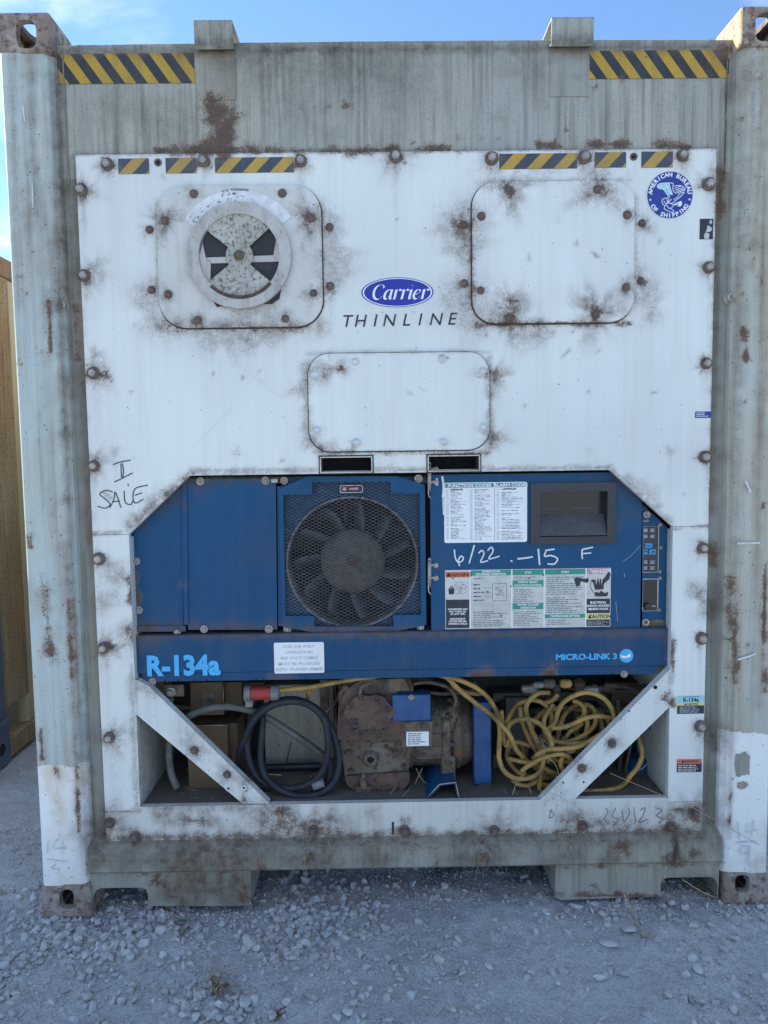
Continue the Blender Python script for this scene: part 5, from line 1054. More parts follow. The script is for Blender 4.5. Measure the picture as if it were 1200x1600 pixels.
# keypad panel on the right
bluepanel([(1003, 787), (1043, 824), (1045, 984), (1004, 984)], 'keypad_panel', YB, .012)
kp = [o for o in bpy.data.objects if o.name == 'keypad_panel'][0]
kx = lambda x: 980 + x * 80 / 557
ky = lambda y: 770 + y * 230 / 1600
def krect(a, c_, d, e_): return rect(kx(a), ky(c_), kx(d), ky(e_), YB)
def kbox(a, c_, d, e_, th, mat, nm, off=0.0):
    r_ = krect(a, c_, d, e_); b = MB(); b.box(r_[0], r_[1], YB - th - off, YB - off - .0001, r_[2], r_[3], mat); return b.build(nm, kp, bevel=.0008)
kbox(166, 362, 340, 866, .004, 'bare_steel', 'keypad_frame'); kbox(170, 366, 330, 858, .0052, 'black_plastic', 'keypad_face')
for a, c_, d, e_, m_ in ((172, 378, 216, 432, 'k'), (234, 378, 300, 432, 'k'), (172, 446, 216, 494, 'k'), (234, 446, 302, 494, 'k'), (188, 545, 266, 600, 'b'), (172, 612, 216, 668, 'b'), (230, 612, 304, 668, 'b'), (172, 724, 214, 776, 'k'), (230, 724, 302, 776, 'k'), (172, 790, 214, 838, 'k'), (230, 790, 300, 838, 'k')):
    o = kbox(a, c_, d, e_, .002, 'key_blue' if m_ == 'b' else 'key_grey', 'key', .0053)
    r_ = krect(a, c_, d, e_); b = MB(); mx, mz = (r_[0] + r_[1]) / 2, (r_[2] + r_[3]) / 2; y = YB - .0078
    if m_ == 'b':
        b.poly([(mx - .006, mz - .0012), (mx + .006, mz - .0012), (mx + .006, mz + .0012), (mx - .006, mz + .0012)], y, 'decal_black')
        if c_ > 600: 
            if a < 200: b.poly([(mx - .005, mz), (mx + .005, mz), (mx, mz + .007)], y - .0002, 'decal_black')
            else: b.poly([(mx + .001, mz - .005), (mx + .001, mz + .005), (mx + .009, mz)], y - .0002, 'decal_black')
    else:
        for dz in (-.004, 0, .004): b.poly([(mx - .007, mz + dz - .001), (mx + .007 * rnd.uniform(.2, 1), mz + dz - .001), (mx + .006, mz + dz + .001), (mx - .007, mz + dz + .001)], y, 'decal_faint')
    me = b.mesh('key_print'); 
    # join print into the key itself
    bm = bmesh.new(); bm.from_mesh(o.data); k0 = len(o.data.materials)
    for q in b.mats: o.data.materials.append(MAT[q])
    nf0 = len(bm.faces); bm.from_mesh(me); bm.faces.ensure_lookup_table()
    for i in range(nf0, len(bm.faces)): bm.faces[i].material_index += k0
    bm.to_mesh(o.data); bm.free(); bpy.data.meshes.remove(me)
kbox(162, 930, 336, 1285, .004, 'bare_steel', 'switch_frame'); kbox(166, 940, 322, 1278, .0052, 'glass_dark', 'switch_plate')
q = at(kx(218), ky(1232), YB - .005); b = MB(); b.lathe([(0, .013), (-.006, .012), (-.014, .011), (-.015, .001)], q.x, YB - .0052, q.z, 'Y', 20, 'black_plastic', False); b.build('rotary_switch', kp)
b = MB(); q = at(kx(268), ky(1240), YB - .006); b.text('OFF', q.x, q.z, .005, YB - .0062, 'decal_faint', 'LEFT', 0, .0003); q = at(kx(160), ky(1225), YB - .006); b.text('I', q.x + .001, q.z, .006, YB - .0062, 'decal_white'); q = at(kx(160), ky(1262), YB - .006); b.text('0', q.x, q.z, .006, YB - .0062, 'decal_white'); b.build('switch_print', kp)
r_ = krect(168, 288, 250, 322); b = MB(); b.poly([(r_[0], r_[2]), (r_[1], r_[2]), (r_[1], r_[3]), (r_[0], r_[3])], YB - .0008, 'decal_black'); lines(b, r_[0] + .002, r_[1] - .002, r_[2] + .001, r_[3] - .001, 2, YB - .0011, 'decal_faint', .4, (.6, .9)); b.build('name_tag', kp)
fasten(SCREW, kp, [(kx(364), ky(345)), (kx(366), ky(598)), (kx(358), ky(860)), (kx(358), ky(930)), (kx(350), ky(1275))], YB, 'screw')
for y in (235, 1408):
    q = at(kx(212 if y < 500 else 200), ky(y), YB); b = MB(); b.lathe([(0, .013), (-.004, .013), (-.006, .010), (-.006, .007), (-.001, .006), (-.001, .001)], q.x, YB, q.z, 'Y', 18, 'bolt_zinc', True, False); b.build('lock', kp)
bluepanel([(1003, 968), (1046, 968), (1047, 986), (1003, 986)], 'panel_foot', YB - .003, .010, mat='oily_iron')

# blue cross beam
YBM = .056
z1 = at(600, 989, YBM).z; z0 = at(600, 1046, YBM).z; zf = at(600, 1060, YBM).z; xa, xb = XLi + .002, XRi - .002
b = MB(); b.rpatch(xa, xb, z0, z1, YBM, .011, 'blue_bar'); pr = [(YB + .10, z1 + .004), (YBM + .004, z1 + .003), (YBM, z1)]; b.loft(pr, list(np.linspace(xa, xb, 90)), 'X', 'blue_bar')
pr = [(YBM, z0), (YBM + .004, z0 - .004)]; b.loft(pr[::-1], list(np.linspace(xa, xb, 90)), 'X', 'blue_bar'); b.rpatch(xa + .012, xb - .03, zf, z0 - .004, YBM + .004, .011, 'blue_bar'); b.loft([(YBM + .004, zf), (YBM + .03, zf)][::-1], list(np.linspace(xa + .012, xb - .03, 60)), 'X', 'blue_bar')
for q in (xa, xb): b.add([(q, YBM, z0), (q, YBM, z1), (q, YB + .1, z1), (q, YB + .1, z0)], [(0, 1, 2, 3)], 'blue_bar')
beam = b.build('cross_beam', unit, stains=True)
fasten(BOLT_BLUE, beam, [(238, 1066 - 1), (975, 1053)], YBM + .003)
for px, py in ((257, 1064), (278, 1064), (302, 1064), (323, 1063), (400, 1061), (412, 1061), (935, 1053), (957, 1053), (796, 1055)):
    q = at(px, py, YBM); b = MB(); b.lathe([(0.0035, .0032), (.003, .0003)], q.x, YBM, q.z, 'Y', 8, 'dark_hole', False, False); b.build('rivet_hole', beam)
b = MB(); q = at(229, 1055, YBM)
b.text('R-134a', q.x, q.z, 31 * K, YBM - .001, 'letter_cyan', 'LEFT', 0, .0040, .92); w0 = max(v[0] for v in b.v) - q.x; tgt = at(345, 1055, YBM).x - q.x
b.v = [(q.x + (v[0] - q.x) * tgt / w0, v[1], v[2]) for v in b.v]; b.build('refrigerant_lettering', beam)
b = MB(); q = at(868, 1031, YBM); b.text('MICRO-LINK 3', q.x, q.z, 9.2 * K, YBM - .001, 'letter_cyan', 'LEFT', 0, .0011, 1.1); w0 = max(v[0] for v in b.v) - q.x; tgt = at(964, 1030, YBM).x - q.x
b.v = [(q.x + (v[0] - q.x) * tgt / w0, v[1], v[2]) for v in b.v]
e = at(978.5, 1024.5, YBM); rr = 11.3 * K; b.poly([(e.x + rr * math.cos(i * .1963), e.z + rr * math.sin(i * .1963)) for i in range(32)], YBM - .001, 'letter_cyan')
b.poly([(e.x - rr * .95, e.z + rr * .1), (e.x, e.z - rr * .05), (e.x + rr * .5, e.z + rr * .35), (e.x + rr * .65, e.z - rr * .1), (e.x + rr * .2, e.z - rr * .3), (e.x - rr * .6, e.z - rr * .35)], YBM - .0013, 'decal_white'); b.build('control_lettering', beam)
r_ = rect(428.5, 1003.5, 506.5, 1051.5, YBM); b = MB(); x0, x1, z0_, z1_ = r_; b.prism(roundrect(x0, x1, z0_, z1_, .005, 3), YBM - .0025, YBM, 'decal_white')
for i, tx in enumerate(('FOR 230 VOLT', 'OPERATION', '460 VOLT CABLE', 'MUST BE PLUGGED', 'INTO TRANSFORMER')): b.text(tx, (x0 + x1) / 2, z1_ - (i + .95) * (z1_ - z0_) / 5.4, .0095, YBM - .0029, 'decal_faint', 'CENTER', 0, .0003, 1.2)
b.build('voltage_plate', beam, stains=True)

# ------------------------------------------------------------------ machinery bay
ZF = zin - .004; ZT = .80
b = MB(); b.box(XLi, XRi, .462, .47, ZF, .96, 'liner_dark'); b.build('bay_back', unit)
b = MB(); b.box(XLi, XRi, YP + .0225, .46, ZF - .01, ZF, 'liner_floor'); b.build('bay_floor', unit)
b = MB(); b.box(XLi, XRi, YB + .115, .46, .95, .96, 'liner_dark'); b.build('bay_ceiling', unit)
def P3(px, py, Y): q = at(px, py, Y); return (q.x, Y, q.z)
def bbox(px0, py0, px1, py1, Y, depth, mat, nm, parent=None, bev=.004):
    r_ = rect(px0, py0, px1, py1, Y); b = MB(); b.box(r_[0], r_[1], Y, Y + depth, r_[2], r_[3], mat); return b.build(nm, parent or unit, bevel=bev)
bbox(413, 1070, 527, 1200, .36, .06, 'tan_board', 'insulation_board')
b = MB(); b.tube([P3(455, 1160, .358), P3(450, 1180, .358), P3(446, 1199, .358)], .0016, 'dark_hole', 4, 4); b.build('board_crack', unit)
tb = bbox(297, 1066, 349, 1118, .20, .20, 'brown_box', 'transformer_box'); bbox(317, 1082, 335, 1104, .197, .004, 'oily_iron', 'box_label', tb, .001); bbox(349, 1066, 378, 1110, .23, .17, 'brown_box', 'transformer_box')
tb = bbox(293, 1134, 357, 1233, .17, .24, 'brown_box', 'transformer_box'); tag(tb, 'lower brown box'); bbox(357, 1130, 372, 1222, .20, .2, 'brown_box', 'box_flange', tb)
b = MB(); b.tube([P3(349, 1069, .196), P3(349, 1112, .196)], .002, 'bare_steel', 6, 1); b.tube([P3(294, 1134, .168), P3(356, 1133, .168)], .0018, 'bare_steel', 6, 1); b.build('box_edge_trim', tb)
bbox(255, 1070, 287, 1089, .10, .012, 'oily_iron', 'mounting_plate'); pl = bpy.data.objects['mounting_plate']; fasten(hexbolt('bolt', .011, .018, 'bare_steel'), pl, [(267, 1081)], .10)
def hose(pts, r, mat, nm, parent=None, ribs=0):
    b = MB(); b.tube([P3(*p) for p in pts], r, mat, 10, 6)
    if ribs:
        Q = catmull([Vector(P3(*p)) for p in pts], ribs)
        for p in Q: b.lathe([(-.002, r * 1.12), (.002, r * 1.12)], p.x, p.y, p.z, 'X', 12, mat)
    return b.build(nm, parent or unit)
hose([(278, 1140, .12), (288, 1124, .12), (318, 1109, .12), (352, 1104, .125), (388, 1109, .14), (412, 1118, .16), (440, 1135, .20), (478, 1160, .22), (510, 1184, .22)], .0125, 'hose_grey', 'rubber_hose')
hose([(266, 1145, .16), (264, 1175, .16), (266, 1200, .15), (270, 1216, .14), (277, 1232, .13)], .0125, 'hose_grey', 'rubber_hose')
hose([(239, 1068, .10), (242, 1082, .10), (252, 1093, .10), (270, 1093, .13)], .009, 'hose_grey', 'drain_pipe')
hose([(405, 1200, .30), (440, 1199, .30), (500, 1197, .30)], .013, 'black_plastic', 'corrugated_hose', None, 22)
hose([(418, 1219, .28), (460, 1216, .28), (500, 1208, .28)], .012, 'black_plastic', 'corrugated_hose', None, 22)
hose([(531, 1066, .2), (530, 1085, .2), (522, 1100, .2), (508, 1114, .22)], .006, 'oily_iron', 'copper_pipe')
bbox(500, 1062, 514, 1130, .30, .03, 'oily_iron', 'bay_bracket'); bbox(514, 1062, 522, 1160, .28, .03, 'liner_floor', 'bay_bracket')
for q in ((530, 1241), (742, 1241), (392 + 100, 1245)): pass

# compressor
comp = MB()
C0 = [(524, 1160), (529, 1152), (529, 1085), (538, 1068), (560, 1060), (640, 1060), (646, 1075), (646, 1152), (650, 1160), (642, 1165), (640, 1190), (636, 1216), (622, 1230), (556, 1231), (540, 1222), (536, 1190), (532, 1168)]
comp.prism([xz(*p, .14) for p in C0], .14, .36, 'oily_iron')
comp = comp.build('compressor', unit, bevel=.018, seg=4)
b = MB(); b.prism([xz(580 + 52 * math.cos(R(a)), 1116 - 55 * max(0, math.sin(R(a))) , .122) for a in range(0, 181, 9)] + [xz(527, 1156, .122), xz(632, 1156, .122)], .122, .30, 'rusty_iron'); b.build('upper_block', comp, bevel=.022, seg=5)
b = MB(); b.prism([xz(*p, .128) for p in ((540, 1213), (640, 1206), (640, 1222), (630, 1234), (556, 1236), (543, 1228))], .128, .34, 'rusty_iron'); sump = b.build('sump', comp, bevel=.006)
fasten(dome('bolt', .006, .009, 'rusty_iron'), sump, [(558, 1227), (575, 1230), (592, 1232), (606, 1231), (622, 1228), (634, 1218)], .128)
b = MB(); q = at(577, 1110, .12); hd = [(q.x + (.083 + .004 * math.cos(6 * a)) * math.cos(a), q.z + (.062 + .004 * math.cos(6 * a)) * math.sin(a)) for a in [i * 2 * math.pi / 40 for i in range(40)]]
b.prism(hd, .098, .14, 'rusty_iron', True); head = b.build('cylinder_head', comp, bevel=.005, seg=3)
fasten(dome('bolt', .008, .010, 'rusty_iron'), head, [(545, 1104), (564, 1090), (587, 1090), (607, 1108), (603, 1126), (555, 1126)], .098)
b = MB(); b.prism([xz(*p, .108) for p in ((551, 1142), (562, 1136), (590, 1136), (601, 1142), (590, 1149), (562, 1149))], .108, .14, 'rusty_iron'); fl = b.build('valve_flange', comp, bevel=.003)
fasten(dome('bolt', .007, .009, 'rusty_iron'), fl, [(564, 1142), (576, 1142), (588, 1142)], .108)
b = MB(); q = at(579, 1185, .14); b.lathe([(0, .030), (-.010, .027), (-.018, .020), (-.020, .014), (-.006, .012)], q.x, .14, q.z, 'Y', 24, 'oily_iron', True, False); b.lathe([(-.007, .0125), (-.0072, .0005)], q.x, .14, q.z, 'Y', 16, 'dark_hole', False, False); b.build('oil_port', comp)
b = MB(); q = at(568, 1222, .115); b.lathe([(-.02, .012), (.015, .012), (.018, .007), (.03, .006)], q.x, .115, q.z, 'Z', 10, 'oily_iron'); b.box(q.x - .028, q.x + .028, .11, .16, ZF, q.z - .015, 'rusty_iron'); b.build('drain_valve', comp, bevel=.003)
qa, qb = at(628, 1140, .27), at(741, 1140, .27); rad = .136; L_ = qb.x - qa.x
b = MB(); b.lathe([(0, rad * .97), (.018, rad * .97), (.02, rad * 1.04), (.034, rad * 1.04), (.037, rad * .97), (L_ - .088, rad * .985), (L_ - .086, rad * 1.07), (L_ - .060, rad * 1.07), (L_ - .057, rad), (L_ - .040, rad * .99), (L_ - .018, rad * .90), (L_ - .006, rad * .70), (L_ - .001, rad * .4), (L_, rad * .1)], qa.x, .285, qa.z, 'X', 48, 'oily_iron', True)
mh = b.build('motor_housing', comp)
for k in range(9):
    a = R(95 + k * 22); b = MB(); y_, z_ = .285 + rad * 1.035 * math.cos(a), qa.z + rad * 1.035 * math.sin(a)
    b.lathe([(-.012, .009), (.006, .009), (.008, .005)], qa.x + L_ - .092, y_, z_, 'X', 6, 'rusty_iron', False); b.build('bolt', mh)
for k, dz in enumerate((-.062, -.02, .025)):
    b = MB(); yy = .285 - math.sqrt(max(0, (rad * .98) ** 2 - dz ** 2)); b.box(qa.x + .045, qa.x + L_ - .095, yy - .006, yy + .01, qa.z + dz - .0035, qa.z + dz + .0035, 'oily_iron'); b.build('cast_rib', mh, bevel=.002)
b = MB(); b.box(qa.x + .138, qa.x + .168, .138, .22, qa.z - .125, qa.z + .085, 'oily_iron'); b.build('motor_rib', comp, bevel=.010, seg=3)
b = MB(); q = at(707, 1118, .135); b.lathe([(-.045, .012), (-.02, .014), (-.018, .019), (.02, .019), (.03, .010)], q.x, .15, q.z, 'Z', 12, 'rusty_iron', True); b.lathe([(0, .013), (-.016, .013), (-.018, .006)], q.x - .012, .14, q.z, 'Y', 8, 'dark_hole', False); b.build('service_valve', comp)
for q, r0 in (((540, 1075), .012), ((627, 1100), .010), ((628, 1135), .010), ((618, 1176), .009), ((545, 1176), .009), ((632, 1198), .008), ((548, 1205), .008), ((604, 1168), .007)):
    p = at(*q, .13); b = MB(); b.lathe([(0, r0 * 1.3), (-.006, r0 * 1.25), (-.007, r0), (-.016, r0 * .95), (-.018, r0 * .5)], p.x, .138, p.z, 'Y', 6 if r0 < .0095 else 12, 'rusty_iron', False); b.build('bolt', comp)
b = MB(); b.prism([xz(*p, .12) for p in ((590, 1062), (632, 1060), (640, 1078), (612, 1082), (596, 1076))], .12, .22, 'oily_iron'); b.build('valve_block', comp, bevel=.006)
b = MB(); b.box(at(531, 1158, .13).x, at(648, 1158, .13).x, .131, .34, at(590, 1161, .13).z, at(590, 1155, .13).z, 'rusty_iron'); b.build('case_flange', comp, bevel=.003)
for L in ([(600, 1068, .15), (585, 1066, .13), (566, 1072, .12), (562, 1088, .11)], [(640, 1070, .16), (668, 1066, .15), (700, 1074, .15), (712, 1092, .15), (708, 1112, .15)], [(655, 1078, .20), (690, 1084, .19), (735, 1080, .22), (742, 1066, .24)]): hose(L, .007, 'oily_iron', 'copper_pipe', comp)
bl = bbox(613, 1086, 673, 1127, .10, .06, 'blue_box', 'terminal_box', comp, .004); fasten(SCREW, bl, [(643, 1090)], .10, 'screw', 1.6)
b = MB(); r_ = rect(635, 1143.5, 670, 1165.5, .121); b.box(r_[0], r_[1], .121, .125, r_[2], r_[3], 'decal_white'); lines(b, r_[0] + .005, r_[1] - .006, r_[2] + .004, r_[3] - .003, 6, .1206, 'decal_text', .5, (.5, .95)); b.build('name_plate', comp)
bbox(627, 1127, 676, 1168, .126, .03, 'oily_iron', 'plate_bracket', comp, .003)
pf = [(661, 1252), (682, 1222), (690, 1210), (692, 1200), (708, 1198), (713, 1222), (719, 1246), (744, 1250)]
b = MB(); q = [xz(*p, .06) for p in ((662, 1253), (687, 1226), (712, 1223), (717, 1246), (720, 1250), (745, 1250))]
b.loft([(.06, 0), (.30, 0)], [0, 1], 'X', 'liner_floor') if False else None
vs = []
for x, z in q: vs += [(x, .062, z), (x, .30, z + .0)]
b.add(vs, [(2 * i, 2 * i + 1, 2 * i + 3, 2 * i + 2) for i in range(len(q) - 1)], 'blue_bar'); o = b.build('mounting_foot', comp); m_ = o.modifiers.new('solid', 'SOLIDIFY'); m_.thickness = .006; m_.offset = 1
b = MB(); b.tube([(x, .061, z + .001) for x, z in q], .0022, 'bare_steel', 6, 1); b.build('foot_edge', comp)
b = MB(); x0 = at(690, 1210, .14).x; x1 = at(712, 1210, .14).x; b.box(x0, x1, .14, .3, at(700, 1224, .14).z, qa.z - .05, 'oily_iron'); b.build('foot_web', comp, bevel=.006)
hose([(600, 1066, .2), (640, 1062, .19), (675, 1064, .2)], .012, 'oily_iron', 'suction_pipe', comp)
q = at(604, 1066, .17); b = MB(); b.lathe([(-.012, .011), (.012, .011)], q.x, .17, q.z, 'X', 10, 'plug_grey'); b.build('pipe_cap', comp)
# pipework, brackets and valves at the back of the bay
for L, r0 in (([(225, 1085, .30), (232, 1120, .32), (230, 1180, .34), (238, 1240, .34)], .010), ([(246, 1100, .36), (300, 1105, .40), (380, 1100, .42), (420, 1080, .42)], .011), ([(372, 1075, .33), (390, 1100, .33), (385, 1150, .34), (376, 1200, .36)], .008), ([(770, 1105, .40), (800, 1112, .40), (900, 1108, .42), (1000, 1112, .42)], .013), ([(780, 1190, .40), (850, 1200, .41), (960, 1195, .41), (1020, 1200, .40)], .012), ([(845, 1066, .33), (850, 1110, .35), (846, 1170, .36), (850, 1240, .36)], .009), ([(905, 1066, .34), (900, 1120, .36), (906, 1240, .36)], .011), ([(945, 1070, .20), (985, 1075, .19), (1005, 1090, .19), (1010, 1120, .2)], .009), ([(975, 1120, .22), (985, 1160, .22), (978, 1205, .22), (990, 1238, .22)], .006)):
    hose(L, r0, rnd.choice(('oily_iron', 'rusty_iron', 'liner_floor')), 'refrigerant_pipe')
for a in ((222, 1150, 252, 1238, .36, .06, 'liner_floor'), (240, 1064, 256, 1120, .25, .04, 'oily_iron'), (378, 1066, 412, 1090, .34, .06, 'rusty_iron'), (860, 1150, 940, 1225, .38, .05, 'rusty_iron'), (955, 1066, 1000, 1105, .33, .08, 'oily_iron'), (1000, 1205, 1040, 1245, .34, .06, 'liner_floor'), (770, 1180, 784, 1240, .30, .05, 'oily_iron'), (520, 1160, 530, 1240, .32, .05, 'rusty_iron')): bbox(*a[:4], a[4], a[5], a[6], 'bay_bracket', None, .004)
for q in ((828, 1076), (905, 1072), (925, 1078), (950, 1074), (870, 1082), (1002, 1078)):
    p = at(*q, .22); b = MB(); r0 = rnd.uniform(.010, .018); b.lathe([(-.03, r0 * .6), (-.02, r0), (.0, r0), (.004, r0 * 1.25), (.016, r0 * 1.25), (.03, r0 * .5)], p.x, .22, p.z, rnd.choice('XZ'), 10, rnd.choice(('oily_iron', 'rusty_iron', 'bolt_zinc')), False); b.build('pipe_fitting', unit)
# blue upright and the parts behind the yellow cable
bbox(740.5, 1098, 768, 1226, .14, .05, 'blue_box', 'bay_upright'); bbox(743, 1226, 768, 1238, .15, .04, 'oily_iron', 'bay_foot')
bbox(790, 1090, 826, 1180, .34, .05, 'liner_floor', 'control_box'); bbox(782, 1096, 790, 1110, .335, .02, 'dark_hole', 'control_box_slot'); bbox(770, 1082, 960, 1096, .36, .06, 'liner_floor', 'bay_beam')
b = MB(); q = at(1012, 1160, .36); b.lathe([(-.20, .02), (-.19, .055), (-.17, .062), (.17, .062), (.19, .055), (.20, .02)], q.x, .36, q.z + .02, 'Z', 24, 'blue_bar', True); b.build('receiver_tank', unit)
b = MB(); q = at(985, 1216, .25); b.lathe([(-.05, .045), (-.03, .052), (.05, .052), (.06, .04)], q.x + .04, .27, q.z + .015, 'Z', 20, 'blue_bar', True); b.build('filter_drier', unit)
for pts in ([(880, 1075, .30), (960, 1080, .30), (1010, 1078, .28), (1030, 1085, .26)], [(965, 1092, .26), (966, 1110, .26), (972, 1150, .26), (965, 1240, .26)], [(930, 1075, .30), (940, 1100, .30), (990, 1110, .30), (1000, 1130, .30)]): hose(pts, .008, 'oily_iron', 'refrigerant_pipe')
for q, m_, r0 in (((858, 1068), 'oily_iron', .018), ((884, 1068), 'cable_yellow', .016), ((842, 1070), 'plug_grey', .012)):
    p = at(*q, .13); b = MB(); b.lathe([(-.02, r0 * .7), (-.012, r0), (.012, r0), (.02, r0 * .6)], p.x, .13, p.z, 'X', 14, m_, True); b.build('cable_gland', unit)
q = at(1018, 1134, .2); b = MB(); b.lathe([(0, .016), (-.006, .016), (-.008, .006)], q.x, .2, q.z, 'Y', 14, 'oily_iron', False); b.build('gauge_cap', unit)
bbox(965, 1230, 990, 1241, .13, .03, 'bare_steel', 'floor_clip', None, .002)

# ------------------------------------------------------------------ loose cables lying in the bay
coil = thing('coiled_cable', P3(450, 1245, .12), 'thick black power cable coiled in loops beside the rusty compressor', 'cable')
pts = []
path = [(411, 1118, .135), (409, 1150, .125), (407, 1185, .115), (412, 1208, .105), (424, 1224, .095), (446, 1238, .09), (470, 1244, .09), (500, 1240, .095), (522, 1222, .10), (530, 1196, .11), (528, 1172, .12), (518, 1140, .13), (500, 1112, .125), (470, 1095, .115), (440, 1094, .11), (412, 1106, .11), (392, 1130, .115), (386, 1165, .115), (392, 1198, .11), (408, 1220, .11), (436, 1231, .105), (470, 1229, .105), (497, 1214, .105), (511, 1186, .10), (512, 1150, .10), (505, 1122, .10), (482, 1101, .095), (452, 1096, .09), (422, 1104, .09), (398, 1124, .095), (381, 1158, .11), (373, 1180, .125), (374, 1205, .14), (388, 1226, .145), (420, 1240, .14), (460, 1245, .135), (490, 1240, .13), (512, 1220, .135), (517, 1195, .15), (510, 1180, .17)]
b = MB(); b.tube([P3(*p) for p in path], .0118, 'cable_black', 10, 6); b.build('cable', coil)
b = MB(); q0, q1 = Vector(P3(489, 1228, .105)), Vector(P3(506, 1222, .105)); b.tube([q0, (q0 + q1) / 2, q1], .0165, 'plug_grey', 12, 2); b.build('cable_sleeve', coil)
yel = thing('extension_cable', P3(830, 1240, .2), 'dirty yellow cable tangled in a heap, with red plug at one end', 'cable')
strands = [[(432, 1080, .10), (452, 1077, .10), (480, 1074, .098), (520, 1067, .095), (560, 1060, .09), (600, 1055, .085), (640, 1053.5, .085), (680, 1054, .085), (700, 1058, .085), (722, 1064, .09), (746, 1076, .10), (764, 1092, .105), (776, 1115, .11), (781, 1140, .11), (780, 1165, .105), (780, 1185, .10), (786, 1202, .095), (798, 1213, .09), (813, 1217, .085), (832, 1214, .085), (845, 1203, .085), (849, 1185, .09), (848, 1165, .11)],
 [(690, 1053, .10), (702, 1062, .095), (720, 1080, .09), (742, 1098, .085), (765, 1115, .085), (788, 1138, .088), (800, 1155, .09), (806, 1170, .10), (818, 1184, .13)],
 [(704, 1064, .13), (714, 1076, .14), (735, 1083, .15), (752, 1084, .16)],
 [(783, 1110, .13), (786, 1140, .13), (790, 1165, .12), (797, 1152, .11), (793, 1138, .10), (803, 1127, .09), (820, 1123.5, .085), (838, 1128, .085), (853, 1140, .088), (861, 1157, .09), (861, 1172, .10), (856, 1190, .13)],
 [(858, 1082, .16), (842, 1083, .14), (828, 1093, .12), (822, 1106, .115), (824, 1120, .12), (831, 1140, .125), (840, 1160, .13), (844, 1176, .14)],
 [(812, 1104, .16), (815, 1125, .15), (822, 1145, .15), (836, 1170, .16), (850, 1185, .17)],
 [(852, 1142, .15), (866, 1130, .13), (872, 1112, .12), (880, 1098, .11), (897, 1087, .10), (917, 1082, .10), (938, 1088, .10), (953, 1102, .105), (960, 1122, .11), (958, 1136, .12), (948, 1160, .16)],
 [(862, 1138, .13), (880, 1136, .12), (898, 1130, .11), (915, 1122, .105), (935, 1119, .105), (955, 1122, .12), (968, 1125, .16)],
 [(834, 1185, .13), (841, 1178, .09), (856, 1171, .085), (878, 1170, .082), (902, 1167, .08), (922, 1158, .08), (945, 1143, .08), (965, 1130, .10), (985, 1130, .13), (994, 1146, .12), (1001, 1165, .11), (1003, 1182, .11), (996, 1199, .11), (985, 1212, .11), (974, 1226, .105), (957, 1233, .10), (930, 1236, .10), (908, 1235, .10), (885, 1225, .12), (860, 1205, .14)],
 [(815, 1205, .10), (825, 1197, .09), (845, 1186, .085), (868, 1179, .083), (884, 1180, .085), (893, 1188, .10), (900, 1200, .13)],
 [(898, 1172, .11), (884, 1178, .10), (876, 1190, .095), (879, 1203, .10), (886, 1214, .12)],
 [(795, 1185, .14), (815, 1190, .13), (840, 1195, .13), (866, 1208, .13), (886, 1212, .14)],
 [(800, 1218, .13), (812, 1226, .12), (826, 1227, .12), (840, 1220, .12), (850, 1212, .14)],
 [(845, 1195, .10), (844, 1215, .095), (843, 1234, .10)],
 [(866, 1158, .13), (885, 1162, .12), (905, 1162, .11), (925, 1160, .12), (935, 1165, .15)],
 [(880, 1158, .16), (892, 1142, .15), (905, 1134, .15), (914, 1126, .17)],
 [(916, 1098, .15), (912, 1112, .14), (918, 1130, .14), (914, 1150, .15), (905, 1168, .17)],
 [(895, 1095, .15), (908, 1100, .14), (914, 1115, .14), (902, 1125, .15)],
 [(852, 1098, .17), (862, 1095, .16), (872, 1085, .16)],
 [(870, 1160, .2), (880, 1120, .2), (905, 1100, .2), (930, 1110, .2), (940, 1140, .2), (925, 1175, .2), (890, 1190, .2), (850, 1180, .2), (830, 1150, .2), (845, 1115, .2), (880, 1105, .2)],
 [(820, 1150, .24), (850, 1110, .24), (900, 1108, .24), (945, 1120, .24), (950, 1160, .24), (910, 1200, .24), (860, 1210, .22), (825, 1190, .22), (815, 1160, .22)],
 [(940, 1200, .14), (920, 1212, .12), (900, 1220, .11), (880, 1228, .12), (850, 1226, .14), (820, 1215, .15)],
 [(790, 1130, .19), (810, 1100, .18), (840, 1095, .17), (860, 1112, .16), (858, 1145, .16), (835, 1165, .17), (805, 1160, .18), (792, 1180, .18), (812, 1208, .17), (850, 1216, .16), (890, 1205, .16)],
 [(865, 1100, .15), (850, 1125, .145), (855, 1150, .14), (880, 1160, .135), (910, 1150, .14), (930, 1130, .15), (925, 1105, .16), (900, 1098, .17)],
 [(484, 1076, .12), (482, 1084, .13), (481, 1092, .15)]]
b = MB()
for L in strands: b.tube([P3(*p) for p in L], (.0082, .0080, .0084)[len(L) % 3], 'cable_yellow', 10, 6)
b.build('cable', yel)
b = MB(); a = P3(393, 1083, .10); c_ = P3(424, 1081, .10); pl = Vector(c_) - Vector(a); L_ = pl.length
b.lathe([(0, .030), (.02, .030), (.021, .027)], a[0] - .022, .10, a[2], 'X', 20, 'plug_grey'); b.lathe([(0, .024), (L_, .0235), (L_ + .001, .02)], a[0], .10, a[2], 'X', 20, 'plug_red'); b.lathe([(L_, .026), (L_ + .024, .025), (L_ + .03, .012)], a[0], .10, a[2], 'X', 20, 'plug_grey')
b.box(a[0] - .02, a[0] + .004, .085, .115, a[2] - .045, a[2] - .02, 'plug_grey'); b.build('plug', yel, bevel=.002)

